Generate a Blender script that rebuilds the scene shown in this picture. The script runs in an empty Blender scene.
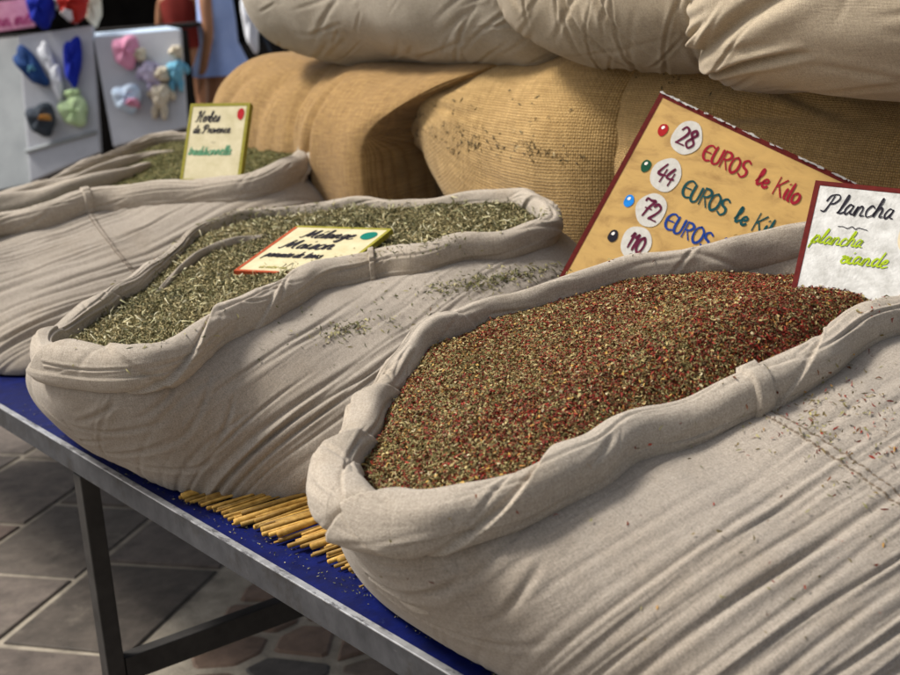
import bpy, math, random
import numpy as np
from mathutils import Vector, Matrix

# ------------------------------------------------------------------ camera
S = bpy.context.scene
FPX, PITCH, ROLL, YAW, CAMZ = 1352.0, math.radians(14.5), math.radians(-4.0), math.radians(54.0), 1.32
F0 = np.array([-math.sin(YAW), math.cos(YAW), 0.]); R0 = np.array([math.cos(YAW), math.sin(YAW), 0.]); Z0 = np.array([0, 0, 1.])
FW = F0*math.cos(PITCH) - Z0*math.sin(PITCH); UP = F0*math.sin(PITCH) + Z0*math.cos(PITCH)
RT = R0*math.cos(ROLL) + UP*math.sin(ROLL); U2 = -R0*math.sin(ROLL) + UP*math.cos(ROLL)
CP = np.array([0, 0, CAMZ])
cd = bpy.data.cameras.new('camera'); cam = bpy.data.objects.new('camera', cd); S.collection.objects.link(cam)
M4 = Matrix([[RT[0], U2[0], -FW[0], 0], [RT[1], U2[1], -FW[1], 0], [RT[2], U2[2], -FW[2], 0], [0, 0, 0, 1]])
M4.translation = Vector(CP); cam.matrix_world = M4
cd.sensor_width = 36; cd.lens = FPX/900*36; cd.clip_start = .02; cd.clip_end = 500
cd.dof.use_dof = True; cd.dof.focus_distance = 1.48; cd.dof.aperture_fstop = 8.5
S.camera = cam
# ------------------------------------------------------------------ light
w = bpy.data.worlds.new('World'); S.world = w; w.use_nodes = True
nt = w.node_tree; bg = nt.nodes['Background']
sky = nt.nodes.new('ShaderNodeTexSky'); sky.sky_type = 'NISHITA'; sky.sun_disc = False
SUN_DIR = np.array([-.50, -.50, .90]); SUN_DIR /= np.linalg.norm(SUN_DIR)      # towards the light
sky.sun_elevation = math.asin(SUN_DIR[2]); sky.sun_rotation = math.atan2(SUN_DIR[0], SUN_DIR[1])
sky.air_density = 1.0; sky.dust_density = 4.0; sky.ozone_density = .6
hz = nt.nodes.new('ShaderNodeHueSaturation'); hz.inputs['Saturation'].default_value = .40     # thin cloud greys the sky
nt.links.new(sky.outputs[0], hz.inputs['Color']); nt.links.new(hz.outputs[0], bg.inputs[0]); bg.inputs[1].default_value = .046
sl = bpy.data.lights.new('sun', 'SUN'); sl.energy = 1.5; sl.angle = math.radians(12); sl.color = (1, .95, .87)
so = bpy.data.objects.new('sun', sl); S.collection.objects.link(so); so.location = (0, 0, 6)
so.rotation_euler = Vector(SUN_DIR).to_track_quat('Z', 'Y').to_euler()
S.view_settings.view_transform = 'Standard'; S.view_settings.look = 'None'
S.view_settings.gamma = 1; S.view_settings.use_curve_mapping = False
S.view_settings.exposure = 1.66
S.render.engine = 'CYCLES'

# ------------------------------------------------------------------ helpers
rng = np.random.default_rng(7)
def ray(x, y): return FW + RT*(x-450)/FPX - U2*(y-337.5)/FPX
def on_z(x, y, z): d = ray(x, y); return CP + d*((z-CAMZ)/d[2])
def on_t(x, y, t): d = ray(x, y); return CP + d*(t/d[1])
def at_k(x, y, k): return CP + ray(x, y)*k
def on_tilt(x, y, z0, m, t0): d = ray(x, y); return CP + d*((z0-m*t0-CAMZ)/(d[2]-m*d[1]))
def tag(o, label=None, cat=None, group=None, kind=None):
    if label: o['label'] = label
    if cat: o['category'] = cat
    if group: o['group'] = group
    if kind: o['kind'] = kind
    return o
def empty(name, loc=(0, 0, 0)):
    o = bpy.data.objects.new(name, None); o.location = loc; o.empty_display_size = .05
    S.collection.objects.link(o); return o
def mesh_obj(name, V, Fc, mat=None, parent=None, uv=None, smooth=True, mats=None, midx=None):
    me = bpy.data.meshes.new(name)
    V = np.asarray(V, dtype=np.float64)
    if parent is not None: V = V - np.array(parent.location)
    if isinstance(Fc, np.ndarray):
        n = len(Fc); k = Fc.shape[1]
        me.vertices.add(len(V)); me.vertices.foreach_set('co', V.ravel())
        me.loops.add(n*k); me.loops.foreach_set('vertex_index', Fc.ravel().astype(np.int32))
        me.polygons.add(n); me.polygons.foreach_set('loop_start', np.arange(0, n*k, k, dtype=np.int32))
        try: me.polygons.foreach_set('loop_total', np.full(n, k, dtype=np.int32))
        except Exception: pass
        me.update(calc_edges=True)
    else:
        me.from_pydata([tuple(v) for v in V], [], Fc)
    if uv is not None:
        ul = me.uv_layers.new(name='UVMap')
        li = np.empty(len(me.loops), dtype=np.int32); me.loops.foreach_get('vertex_index', li)
        ul.data.foreach_set('uv', np.asarray(uv, dtype=np.float32)[li].ravel())
    if smooth: me.polygons.foreach_set('use_smooth', np.ones(len(me.polygons), dtype=bool))
    for m in (mats or ([mat] if mat else [])): me.materials.append(m)
    if midx is not None: me.polygons.foreach_set('material_index', np.asarray(midx, dtype=np.int32))
    me.validate()
    o = bpy.data.objects.new(name, me); S.collection.objects.link(o)
    if parent is not None: o.parent = parent
    return o
def grid_faces(nu, nv, wrap_u=False, wrap_v=False):
    iu = np.arange(nu if wrap_u else nu-1); iv = np.arange(nv if wrap_v else nv-1)
    A, B = np.meshgrid(iu, iv, indexing='ij'); A = A.ravel(); B = B.ravel()
    A2 = (A+1) % nu; B2 = (B+1) % nv
    return np.stack([A*nv+B, A2*nv+B, A2*nv+B2, A*nv+B2], 1)
def cat_closed(P, n):                     # closed Catmull-Rom resampled by arc length
    P = np.asarray(P, float); m = len(P); ts = np.linspace(0, m, m*40, endpoint=False)
    i = ts.astype(int); f = (ts-i)[:, None]
    p0, p1, p2, p3 = P[(i-1) % m], P[i % m], P[(i+1) % m], P[(i+2) % m]
    Q = .5*((2*p1)+(-p0+p2)*f+(2*p0-5*p1+4*p2-p3)*f*f+(-p0+3*p1-3*p2+p3)*f**3)
    d = np.linalg.norm(np.roll(Q[:, :3], -1, 0)-Q[:, :3], axis=1); L = np.concatenate([[0], np.cumsum(d)])
    Qe = np.vstack([Q, Q[:1]]); s = np.linspace(0, L[-1], n, endpoint=False)
    return np.stack([np.interp(s, L, Qe[:, k]) for k in range(P.shape[1])], 1), L[-1], s
def cat_open(P, n):
    P = np.asarray(P, float); m = len(P)
    ts = np.linspace(0, m-1, max(2, n)); i = np.minimum(ts.astype(int), m-2); f = (ts-i)[:, None]
    g = lambda k: P[np.clip(k, 0, m-1)]
    p0, p1, p2, p3 = g(i-1), g(i), g(i+1), g(i+2)
    return .5*((2*p1)+(-p0+p2)*f+(2*p0-5*p1+4*p2-p3)*f*f+(-p0+3*p1-3*p2+p3)*f**3)
class SNoise:                             # smooth random field from sinusoids
    def __init__(s, scale, seed, n=18, dim=2):
        r = np.random.default_rng(seed); s.k = r.normal(size=(n, dim))*scale; s.p = r.uniform(0, 6.28, n); s.n = n
    def __call__(s, *c):
        o = 0
        for i in range(s.n): o = o + np.sin(sum(s.k[i, j]*c[j] for j in range(len(c)))+s.p[i])
        return o/math.sqrt(s.n)
def creases(U, V, L):                     # L: (u0, v0, angle, half length, width, depth, bend)
    out = np.zeros_like(U)
    for u0, v0, a, hl, wd, dp, bd in L:
        du = U-u0; dv = V-v0; al = du*math.cos(a)+dv*math.sin(a); pe = -du*math.sin(a)+dv*math.cos(a)
        pe = pe+bd*al*al
        m = (np.abs(al) < hl*1.0)
        wn = np.where(m, np.cos(np.clip(al/hl, -1, 1)*math.pi/2)**.8, 0)
        q = pe/wd
        out += dp*wn*(-np.exp(-q*q)+.55*np.exp(-((q-2.0)/1.5)**2)+.45*np.exp(-((q+2.0)/1.5)**2))
    return out
def vnormals(P, F):
    N = np.zeros_like(P)
    a = P[F[:, 2]]-P[F[:, 0]]; b = P[F[:, 3]]-P[F[:, 1]]; n = np.cross(a, b)
    for k in range(4): np.add.at(N, F[:, k], n)
    return N/np.maximum(np.linalg.norm(N, axis=1, keepdims=True), 1e-12)
# simple solids
def box_vf(c0, ex, ey, ez):               # corner + three edge vectors
    c0, ex, ey, ez = map(np.asarray, (c0, ex, ey, ez))
    V = [c0, c0+ex, c0+ex+ey, c0+ey, c0+ez, c0+ex+ez, c0+ex+ey+ez, c0+ey+ez]
    return V, [(0, 3, 2, 1), (4, 5, 6, 7), (0, 1, 5, 4), (1, 2, 6, 5), (2, 3, 7, 6), (3, 0, 4, 7)]
def bev(o, wd=.003, seg=2):
    m = o.modifiers.new('bevel', 'BEVEL'); m.width = wd; m.segments = seg; m.limit_method = 'ANGLE'; return o
def box(name, c0, ex, ey, ez, mat, parent=None, b=.002):
    V, F = box_vf(c0, ex, ey, ez); o = mesh_obj(name, V, F, mat, parent, smooth=False)
    return bev(o, b) if b else o
def tube_vf(P, r, n=8, caps=True):
    P = np.asarray(P, float); m = len(P); r = np.broadcast_to(r, (m,))
    T = np.gradient(P, axis=0); T /= np.linalg.norm(T, axis=1, keepdims=True)
    ref = np.array([0, 0, 1.]) if abs(T[0][2]) < .9 else np.array([1., 0, 0])
    V = []
    for i in range(m):
        A = np.cross(T[i], ref); A /= np.linalg.norm(A); B = np.cross(A, T[i])
        for j in range(n):
            a = 2*math.pi*j/n; V.append(P[i]+r[i]*(math.cos(a)*A+math.sin(a)*B))
    F = [tuple(int(q) for q in f) for f in grid_faces(m, n, False, True)]
    if caps: F += [tuple(range(n)), tuple(range((m-1)*n, m*n))]
    return V, F
def merge(parts):
    V, F, o = [], [], 0
    for v, f in parts:
        V += list(v); F += [tuple(i+o for i in q) for q in f]; o += len(v)
    return V, F

# ------------------------------------------------------------------ materials
def newmat(name, rough=.8, spec=.3):
    m = bpy.data.materials.new(name); m.use_nodes = True; n = m.node_tree.nodes; b = n['Principled BSDF']
    b.inputs['Roughness'].default_value = rough; b.inputs['Specular IOR Level'].default_value = spec
    return m, m.node_tree, b
def N(t, ty, **k):
    n = t.nodes.new(ty)
    for a, v in k.items():
        if a in n.inputs.keys(): n.inputs[a].default_value = v
        else: setattr(n, a, v)
    return n
def ramp(t, stops, interp='LINEAR'):
    r = t.nodes.new('ShaderNodeValToRGB'); r.color_ramp.interpolation = interp; e = r.color_ramp.elements
    while len(e) > 1: e.remove(e[-1])
    e[0].position = stops[0][0]; e[0].color = (*stops[0][1], 1)
    for p, c in stops[1:]:
        x = e.new(p); x.color = (*c, 1)
    return r
def noise_mat(name, c1, c2, scale=8, rough=.7, spec=.3, bump=.0, bscale=200, metal=0., bdist=.001):
    m, t, b = newmat(name, rough, spec); b.inputs['Metallic'].default_value = metal
    tc = N(t, 'ShaderNodeTexCoord'); nz = N(t, 'ShaderNodeTexNoise', Scale=scale, Detail=6., Roughness=.6)
    r = ramp(t, [(.3, c1), (.7, c2)]); L = t.links.new
    L(tc.outputs['Object'], nz.inputs['Vector']); L(nz.outputs[0], r.inputs[0]); L(r.outputs[0], b.inputs['Base Color'])
    if bump:
        n2 = N(t, 'ShaderNodeTexNoise', Scale=bscale, Detail=3.); bp = N(t, 'ShaderNodeBump', Strength=bump, Distance=bdist)
        L(tc.outputs['Object'], n2.inputs['Vector']); L(n2.outputs[0], bp.inputs['Height']); L(bp.outputs[0], b.inputs['Normal'])
    return m
def cloth_mat(name, base, dark, stain, pitch, bump, fuzz, seed=0., contrast=.35, slub=.5, stain_lo=.52, grain=.55):
    """woven cloth; UV is in metres, pitch = thread spacing"""
    m, t, b = newmat(name, .92, .12); L = t.links.new
    b.inputs['Sheen Weight'].default_value = .15; b.inputs['Sheen Roughness'].default_value = .6
    uv = N(t, 'ShaderNodeUVMap'); sp = N(t, 'ShaderNodeSeparateXYZ')
    wn = N(t, 'ShaderNodeTexNoise', Scale=22., Detail=2.); mx = N(t, 'ShaderNodeVectorMath', operation='MULTIPLY_ADD')
    L(uv.outputs[0], wn.inputs['Vector']); L(wn.outputs['Color'], mx.inputs[0]); mx.inputs[1].default_value = (pitch*1.2,)*3
    L(uv.outputs[0], mx.inputs[2]); L(mx.outputs[0], sp.inputs[0])
    def wv(out, k, ph=0.):
        a = N(t, 'ShaderNodeMath', operation='MULTIPLY_ADD'); L(out, a.inputs[0]); a.inputs[1].default_value = k; a.inputs[2].default_value = ph
        s = N(t, 'ShaderNodeMath', operation='SINE'); L(a.outputs[0], s.inputs[0]); return s.outputs[0]
    k = math.pi/pitch
    p = N(t, 'ShaderNodeMath', operation='MULTIPLY'); L(wv(sp.outputs[0], k), p.inputs[0]); L(wv(sp.outputs[1], k), p.inputs[1])
    fx = N(t, 'ShaderNodeMath', operation='ABSOLUTE'); L(wv(sp.outputs[0], k), fx.inputs[0])
    fy = N(t, 'ShaderNodeMath', operation='ABSOLUTE'); L(wv(sp.outputs[1], k), fy.inputs[0])
    gap = N(t, 'ShaderNodeMath', operation='MULTIPLY'); L(fx.outputs[0], gap.inputs[0]); L(fy.outputs[0], gap.inputs[1])
    hh = N(t, 'ShaderNodeMath', operation='MULTIPLY_ADD'); L(p.outputs[0], hh.inputs[0]); hh.inputs[1].default_value = .5; L(gap.outputs[0], hh.inputs[2])
    # slubs: noise stretched along each thread direction
    def streak(sx, sy, sc):
        mp = N(t, 'ShaderNodeMapping'); mp.inputs['Scale'].default_value = (sx, sy, 1); L(uv.outputs[0], mp.inputs[0])
        n = N(t, 'ShaderNodeTexNoise', Scale=sc, Detail=2.); L(mp.outputs[0], n.inputs['Vector']); return n.outputs[0]
    s1, s2 = streak(.12, 1, .6/pitch), streak(1, .12, .6/pitch)
    sm = N(t, 'ShaderNodeMath', operation='ADD'); L(s1, sm.inputs[0]); L(s2, sm.inputs[1])
    tc = N(t, 'ShaderNodeTexCoord')
    gn = N(t, 'ShaderNodeTexNoise', Scale=620., Detail=3., Roughness=.8); L(tc.outputs['Object'], gn.inputs['Vector'])
    # colour
    big = N(t, 'ShaderNodeTexNoise', Scale=5., Detail=6., Roughness=.65); mpn = N(t, 'ShaderNodeMapping'); mpn.inputs['Location'].default_value = (seed, seed, seed)
    L(tc.outputs['Object'], mpn.inputs[0]); L(mpn.outputs[0], big.inputs['Vector'])
    rs = ramp(t, [(stain_lo, (0, 0, 0)), (.75, (1, 1, 1))]); L(big.outputs[0], rs.inputs[0])
    c1 = N(t, 'ShaderNodeMix', data_type='RGBA'); L(rs.outputs[0], c1.inputs[0]); c1.inputs[6].default_value = (*base, 1); c1.inputs[7].default_value = (*stain, 1)
    f1 = N(t, 'ShaderNodeMapRange'); L(sm.outputs[0], f1.inputs[0]); f1.inputs[1].default_value = .7; f1.inputs[2].default_value = 1.3
    f1.inputs[3].default_value = slub; f1.inputs[4].default_value = 0
    f2 = N(t, 'ShaderNodeMapRange'); L(gap.outputs[0], f2.inputs[0]); f2.inputs[1].default_value = .0; f2.inputs[2].default_value = .7
    f2.inputs[3].default_value = contrast; f2.inputs[4].default_value = 0
    f3 = N(t, 'ShaderNodeMapRange'); L(gn.outputs[0], f3.inputs[0]); f3.inputs[1].default_value = .32; f3.inputs[2].default_value = .66
    f3.inputs[3].default_value = grain; f3.inputs[4].default_value = 0
    ad = N(t, 'ShaderNodeMath', operation='ADD'); L(f1.outputs[0], ad.inputs[0]); L(f2.outputs[0], ad.inputs[1])
    ad2 = N(t, 'ShaderNodeMath', operation='ADD', use_clamp=True); L(ad.outputs[0], ad2.inputs[0]); L(f3.outputs[0], ad2.inputs[1])
    c2 = N(t, 'ShaderNodeMix', data_type='RGBA'); L(ad2.outputs[0], c2.inputs[0]); L(c1.outputs[2], c2.inputs[6]); c2.inputs[7].default_value = (*dark, 1)
    # small dark flecks
    fl = N(t, 'ShaderNodeTexVoronoi', Scale=60.); L(tc.outputs['Object'], fl.inputs['Vector'])
    fr = ramp(t, [(.04, (1, 1, 1)), (.075, (0, 0, 0))]); L(fl.outputs['Distance'], fr.inputs[0])
    fm = N(t, 'ShaderNodeTexNoise', Scale=9.); L(tc.outputs['Object'], fm.inputs['Vector'])
    fmr = ramp(t, [(.55, (0, 0, 0)), (.6, (.6, .6, .6))]); L(fm.outputs[0], fmr.inputs[0])
    fmul = N(t, 'ShaderNodeMath', operation='MULTIPLY'); L(fr.outputs[0], fmul.inputs[0]); L(fmr.outputs[0], fmul.inputs[1])
    c3 = N(t, 'ShaderNodeMix', data_type='RGBA'); L(fmul.outputs[0], c3.inputs[0]); L(c2.outputs[2], c3.inputs[6]); c3.inputs[7].default_value = (.09, .06, .03, 1)
    L(c3.outputs[2], b.inputs['Base Color'])
    # bump
    b1 = N(t, 'ShaderNodeBump', Strength=bump, Distance=pitch*.5); L(hh.outputs[0], b1.inputs['Height'])
    b2 = N(t, 'ShaderNodeBump', Strength=.3, Distance=pitch*.9); L(sm.outputs[0], b2.inputs['Height']); L(b1.outputs[0], b2.inputs['Normal'])
    mid = N(t, 'ShaderNodeTexNoise', Scale=45., Detail=5., Roughness=.6); L(tc.outputs['Object'], mid.inputs['Vector'])
    b3 = N(t, 'ShaderNodeBump', Strength=fuzz, Distance=.004); L(mid.outputs[0], b3.inputs['Height']); L(b2.outputs[0], b3.inputs['Normal'])
    b4 = N(t, 'ShaderNodeBump', Strength=.5, Distance=.0012); L(gn.outputs[0], b4.inputs['Height']); L(b3.outputs[0], b4.inputs['Normal'])
    L(b4.outputs[0], b.inputs['Normal'])
    return m
def island_mat(name, stops, rough=.7, spec=.25, hv=.25):
    m, t, b = newmat(name, rough, spec); L = t.links.new
    g = N(t, 'ShaderNodeNewGeometry'); r = ramp(t, stops, 'CONSTANT'); L(g.outputs['Random Per Island'], r.inputs[0])
    ml = N(t, 'ShaderNodeMath', operation='MULTIPLY'); L(g.outputs['Random Per Island'], ml.inputs[0]); ml.inputs[1].default_value = 371.3
    fr = N(t, 'ShaderNodeMath', operation='FRACT'); L(ml.outputs[0], fr.inputs[0])
    mr = N(t, 'ShaderNodeMapRange'); L(fr.outputs[0], mr.inputs[0]); mr.inputs[3].default_value = 1-hv; mr.inputs[4].default_value = 1+hv
    hs = N(t, 'ShaderNodeHueSaturation'); L(mr.outputs[0], hs.inputs['Value']); L(r.outputs[0], hs.inputs['Color']); L(hs.outputs[0], b.inputs['Base Color'])
    return m
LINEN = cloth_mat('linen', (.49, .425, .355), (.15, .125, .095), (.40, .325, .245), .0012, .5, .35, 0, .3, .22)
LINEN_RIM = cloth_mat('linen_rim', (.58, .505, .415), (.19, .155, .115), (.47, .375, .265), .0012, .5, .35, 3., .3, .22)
LINEN_UP = cloth_mat('linen_upper', (.60, .50, .35), (.22, .17, .12), (.46, .37, .24), .0012, .5, .35, 8., .3, .25)
LINEN_GREY = cloth_mat('linen_grey', (.52, .45, .35), (.19, .16, .12), (.33, .28, .21), .0012, .5, .35, 11., .3, .25)
BURLAP = cloth_mat('burlap', (.82, .55, .23), (.24, .14, .04), (.64, .40, .15), .0036, .8, .3, 5., .7, .35)
BURLAP_FINE = cloth_mat('burlap_fine', (.62, .39, .14), (.22, .12, .035), (.44, .26, .08), .0030, .8, .35, 9., .5, .5, .45)
THREAD = noise_mat('thread', (.09, .065, .045), (.17, .13, .09), 300)
HERB_RED = island_mat('red_herb_bits', [(0, (0.129, 0.019, 0.007)), (.12, (0.210, 0.018, 0.007)), (.22, (0.137, 0.046, 0.016)), (.34, (0.152, 0.105, 0.026)), (.46, (0.185, 0.173, 0.064)),
    (.66, (0.105, 0.077, 0.023)), (.76, (0.257, 0.227, 0.100)), (.88, (0.322, 0.173, 0.036)), (.91, (0.371, 0.328, 0.126)), (.95, (0.290, 0.027, 0.008))])
HERB_GREEN = island_mat('green_herb_bits', [(0, (0.058, 0.062, 0.017)), (.25, (0.110, 0.111, 0.034)), (.46, (0.165, 0.156, 0.055)), (.64, (0.243, 0.217, 0.085)), (.80, (0.329, 0.296, 0.136)), (.92, (0.423, 0.369, 0.187)), (.98, (0.157, 0.082, 0.034))])
HERB_RICH = island_mat('dark_red_herb_bits', [(0, (.13, .012, .006)), (.2, (.20, .015, .008)), (.36, (.10, .03, .012)), (.50, (.16, .08, .025)), (.66, (.08, .045, .018)), (.78, (.22, .16, .07)), (.88, (.30, .13, .03)), (.93, (.26, .02, .008))])
HERB_OLIVE = island_mat('olive_herb_bits', [(0, (.16, .135, .045)), (.2, (.22, .18, .065)), (.4, (.11, .085, .025)), (.54, (.28, .22, .09)), (.68, (.16, .025, .01)), (.80, (.34, .27, .12)), (.90, (.32, .16, .035)), (.96, (.42, .34, .18))])
HERB_STRAW = island_mat('straw_herb_bits', [(0, (.20, .165, .07)), (.25, (.28, .235, .11)), (.45, (.13, .11, .045)), (.6, (.36, .29, .14)), (.8, (.17, .13, .06)), (.9, (.44, .36, .19))])
HERB_DUSKY = island_mat('dusky_herb_bits', [(0, (.045, .045, .018)), (.25, (.09, .088, .035)), (.5, (.14, .125, .05)), (.7, (.19, .17, .075)), (.88, (.30, .25, .12))])
HERB_FAR = island_mat('dull_green_herb_bits', [(0, (0.068, 0.064, 0.018)), (.3, (0.120, 0.108, 0.032)), (.6, (0.188, 0.160, 0.054)), (.85, (0.270, 0.232, 0.099))])
HERB_BASE_R = noise_mat('red_herb_bed', (.05, .02, .01), (.13, .08, .03), 220, .9, .1, 1., 260, 0, .004)
HERB_BASE_G = noise_mat('green_herb_bed', (.04, .045, .015), (.13, .13, .05), 220, .9, .1, 1., 260, 0, .004)
BLUE = noise_mat('blue_plastic', (.0005, .0025, .040), (.001, .006, .085), 40, .55, .15, .25, 90, 0, .002)
def add_dust(m, c, lo, hi, sc, st=(1, 1, 1)):
    t = m.node_tree; b = t.nodes['Principled BSDF']; L = t.links.new; src = b.inputs['Base Color'].links[0].from_socket
    tc = N(t, 'ShaderNodeTexCoord'); mp = N(t, 'ShaderNodeMapping'); mp.inputs['Scale'].default_value = st; nz = N(t, 'ShaderNodeTexNoise', Scale=sc, Detail=9., Roughness=.75)
    L(tc.outputs['Object'], mp.inputs[0]); L(mp.outputs[0], nz.inputs['Vector']); r = ramp(t, [(lo, (0, 0, 0)), (hi, (.8, .8, .8))]); L(nz.outputs[0], r.inputs[0])
    x = N(t, 'ShaderNodeMix', data_type='RGBA'); L(r.outputs[0], x.inputs[0]); L(src, x.inputs[6]); x.inputs[7].default_value = (*c, 1); L(x.outputs[2], b.inputs['Base Color'])
add_dust(BLUE, (.06, .09, .20), .62, .80, 60); add_dust(BLUE, (.001, .002, .02), .52, .75, 14)
STEEL = noise_mat('dull_steel', (.035, .036, .040), (.075, .076, .082), 30, .6, .3, .3, 120, .3, .001)
STEEL_EDGE = noise_mat('worn_steel_edge', (.35, .36, .38), (.6, .61, .63), 60, .35, .5, .2, 200, .6, .001)
add_dust(STEEL, (.03, .026, .022), .50, .66, 22); add_dust(STEEL, (.18, .18, .18), .68, .74, 120, (.2, 1, 1)); add_dust(STEEL_EDGE, (.05, .05, .06), .52, .62, 70, (.4, 1, 1))
DARKMETAL = noise_mat('dark_metal', (.015, .014, .013), (.035, .032, .03), 30, .55, .4)

# ------------------------------------------------------------------ ground
STONE_SLAB = island_mat('grey_slab', [(0, (0.138, 0.110, 0.089)), (.3, (0.109, 0.088, 0.074)), (.55, (0.149, 0.105, 0.084)), (.75, (0.092, 0.075, 0.061)), (.9, (0.161, 0.132, 0.105))], .75, .3, .18)
def add_stone_noise(m, amt=.5):
    t = m.node_tree; b = t.nodes['Principled BSDF']; L = t.links.new; src = b.inputs['Base Color'].links[0].from_socket
    tc = N(t, 'ShaderNodeTexCoord'); nz = N(t, 'ShaderNodeTexNoise', Scale=14., Detail=8., Roughness=.7); L(tc.outputs['Object'], nz.inputs['Vector'])
    mr = N(t, 'ShaderNodeMapRange'); L(nz.outputs[0], mr.inputs[0]); mr.inputs[1].default_value = .3; mr.inputs[2].default_value = .7
    mr.inputs[3].default_value = 1-amt; mr.inputs[4].default_value = 1+amt*.6
    h = N(t, 'ShaderNodeHueSaturation'); L(mr.outputs[0], h.inputs['Value']); L(src, h.inputs['Color']); L(h.outputs[0], b.inputs['Base Color'])
    bp = N(t, 'ShaderNodeBump', Strength=.6, Distance=.006); L(nz.outputs[0], bp.inputs['Height']); L(bp.outputs[0], b.inputs['Normal'])
add_stone_noise(STONE_SLAB); add_dust(STONE_SLAB, (.22, .19, .15), .56, .75, 9); add_dust(STONE_SLAB, (.03, .026, .022), .60, .70, 30)
STONE_IRR = island_mat('brown_stone', [(0, (0.127, 0.086, 0.063)), (.3, (0.086, 0.075, 0.067)), (.55, (0.149, 0.098, 0.069)), (.75, (0.103, 0.098, 0.092)), (.9, (0.184, 0.138, 0.103))], .7, .3, .2)
add_stone_noise(STONE_IRR)
MORTAR = noise_mat('mortar', (0.196, 0.172, 0.138), (0.391, 0.345, 0.276), 14, .95, .1, .6, 120, 0, .004)
V, F = [(-150, -150, -.003), (150, -150, -.003), (150, 150, -.003), (-150, 150, -.003)], [(0, 1, 2, 3)]
tag(mesh_obj('ground', V, F, MORTAR, smooth=False), kind='structure')
eH = np.array([.80, .60]); eD = np.array([-.60, .80])
def prism(poly, z0, z1, ch=.006):
    poly = np.asarray(poly); c = poly.mean(0); n = len(poly)
    r = np.linalg.norm(poly-c, axis=1, keepdims=True)
    top = c+(poly-c)*(1-ch/r)
    V = [(*p, z0) for p in poly]+[(*p, z1-ch*.6) for p in poly]+[(*p, z1) for p in top]
    F = []
    for i in range(n):
        j = (i+1) % n; F += [(i, j, n+j, n+i), (n+i, n+j, 2*n+j, 2*n+i)]
    F.append(tuple(range(2*n, 3*n))); return V, F
parts = []
for c in range(-24, 0):
    h0 = -1.45+c*.34; off = rng.uniform(0, .48); 
    d = -2.0+off
    while d < 11:
        ln = rng.uniform(.42, .54); g = .010; j = lambda: rng.uniform(-.006, .006)
        P = [eH*(h0+g+j())+eD*(d+g+j()), eH*(h0+.34-g+j())+eD*(d+g+j()), eH*(h0+.34-g+j())+eD*(d+ln-g+j()), eH*(h0+g+j())+eD*(d+ln-g+j())]
        parts.append(prism(P, -.03, rng.uniform(.001, .005))); d += ln
V, F = merge(parts); tag(mesh_obj('slab_paving', V, F, STONE_SLAB, smooth=False), kind='structure')
# irregular stones: jittered grid cells clipped as voronoi polygons
def voronoi(pts, i, near):
    poly = [pts[i]+np.array(q)*.35 for q in ((-1, -1), (1, -1), (1, 1), (-1, 1))]
    for j in near:
        if j == i: continue
        mid = (pts[i]+pts[j])/2; n = pts[j]-pts[i]; out = []
        gap = .011*np.linalg.norm(n)
        for a in range(len(poly)):
            p, q = poly[a], poly[(a+1) % len(poly)]; dp, dq = (p-mid)@n+gap, (q-mid)@n+gap
            if dp <= 0: out.append(p)
            if (dp < 0) != (dq < 0) and dp != dq: out.append(p+(q-p)*(dp/(dp-dq)))
        poly = out
        if len(poly) < 3: return None
    return poly
pts = []
for a in range(0, 27):
    for b in range(-6, 42): pts.append(eH*(-1.40+a*.15+rng.uniform(-.05, .05))+eD*(b*.15+(a % 2)*.07+rng.uniform(-.06, .06)))
pts = np.array(pts); parts = []
for i in range(len(pts)):
    dd = np.linalg.norm(pts-pts[i], axis=1); near = np.argsort(dd)[1:14]
    if (pts[i]@eH) < -1.0+.0: pass
    pg = voronoi(pts, i, near)
    if pg is None or len(pg) < 3: continue
    pg = np.array(pg)
    if (pg@eH).min() < -1.45: continue
    # rounded corners by one cut
    q = []
    for a in range(len(pg)):
        p0, p1, p2 = pg[a-1], pg[a], pg[(a+1) % len(pg)]; q += [p1+(p0-p1)*.09, p1+(p2-p1)*.09]
    parts.append(prism(q, -.03, rng.uniform(.0, .006), .008))
V, F = merge(parts); tag(mesh_obj('stone_paving', V, F, STONE_IRR, smooth=False), kind='structure')

# ------------------------------------------------------------------ table
TZ = .72
tab = empty('market_table', (-1.6, 1.2, 0))
tag(tab, 'long steel framed market table with deep blue top and worn metal edge', 'table')
box('tabletop', (-4.4, .640, TZ-.012), (4.6, 0, 0), (0, 1.35, 0), (0, 0, .012), BLUE, tab, 0)
box('front_rail', (-4.4, .632, TZ-.033), (4.6, 0, 0), (0, .005, 0), (0, 0, .032), STEEL, tab, .0005)
box('rail_lip', (-4.4, .6315, TZ-.0005), (4.6, 0, 0), (0, .009, 0), (0, 0, .002), STEEL_EDGE, tab, .0006)
for s in (-4.3, -1.84, -.02):
    for t in (.642, 1.93):
        box('leg', (s, t, 0), (.028, 0, 0), (0, .028, 0), (0, 0, TZ-.045), DARKMETAL, tab, .002)
    box('cross_brace', (s+.002, .672, .335), (.024, 0, 0), (0, 1.256, 0), (0, 0, .04), DARKMETAL, tab, .002)
    box('top_brace', (s+.002, .672, TZ-.060), (.024, 0, 0), (0, 1.256, 0), (0, 0, .03), DARKMETAL, tab, .002)
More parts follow.
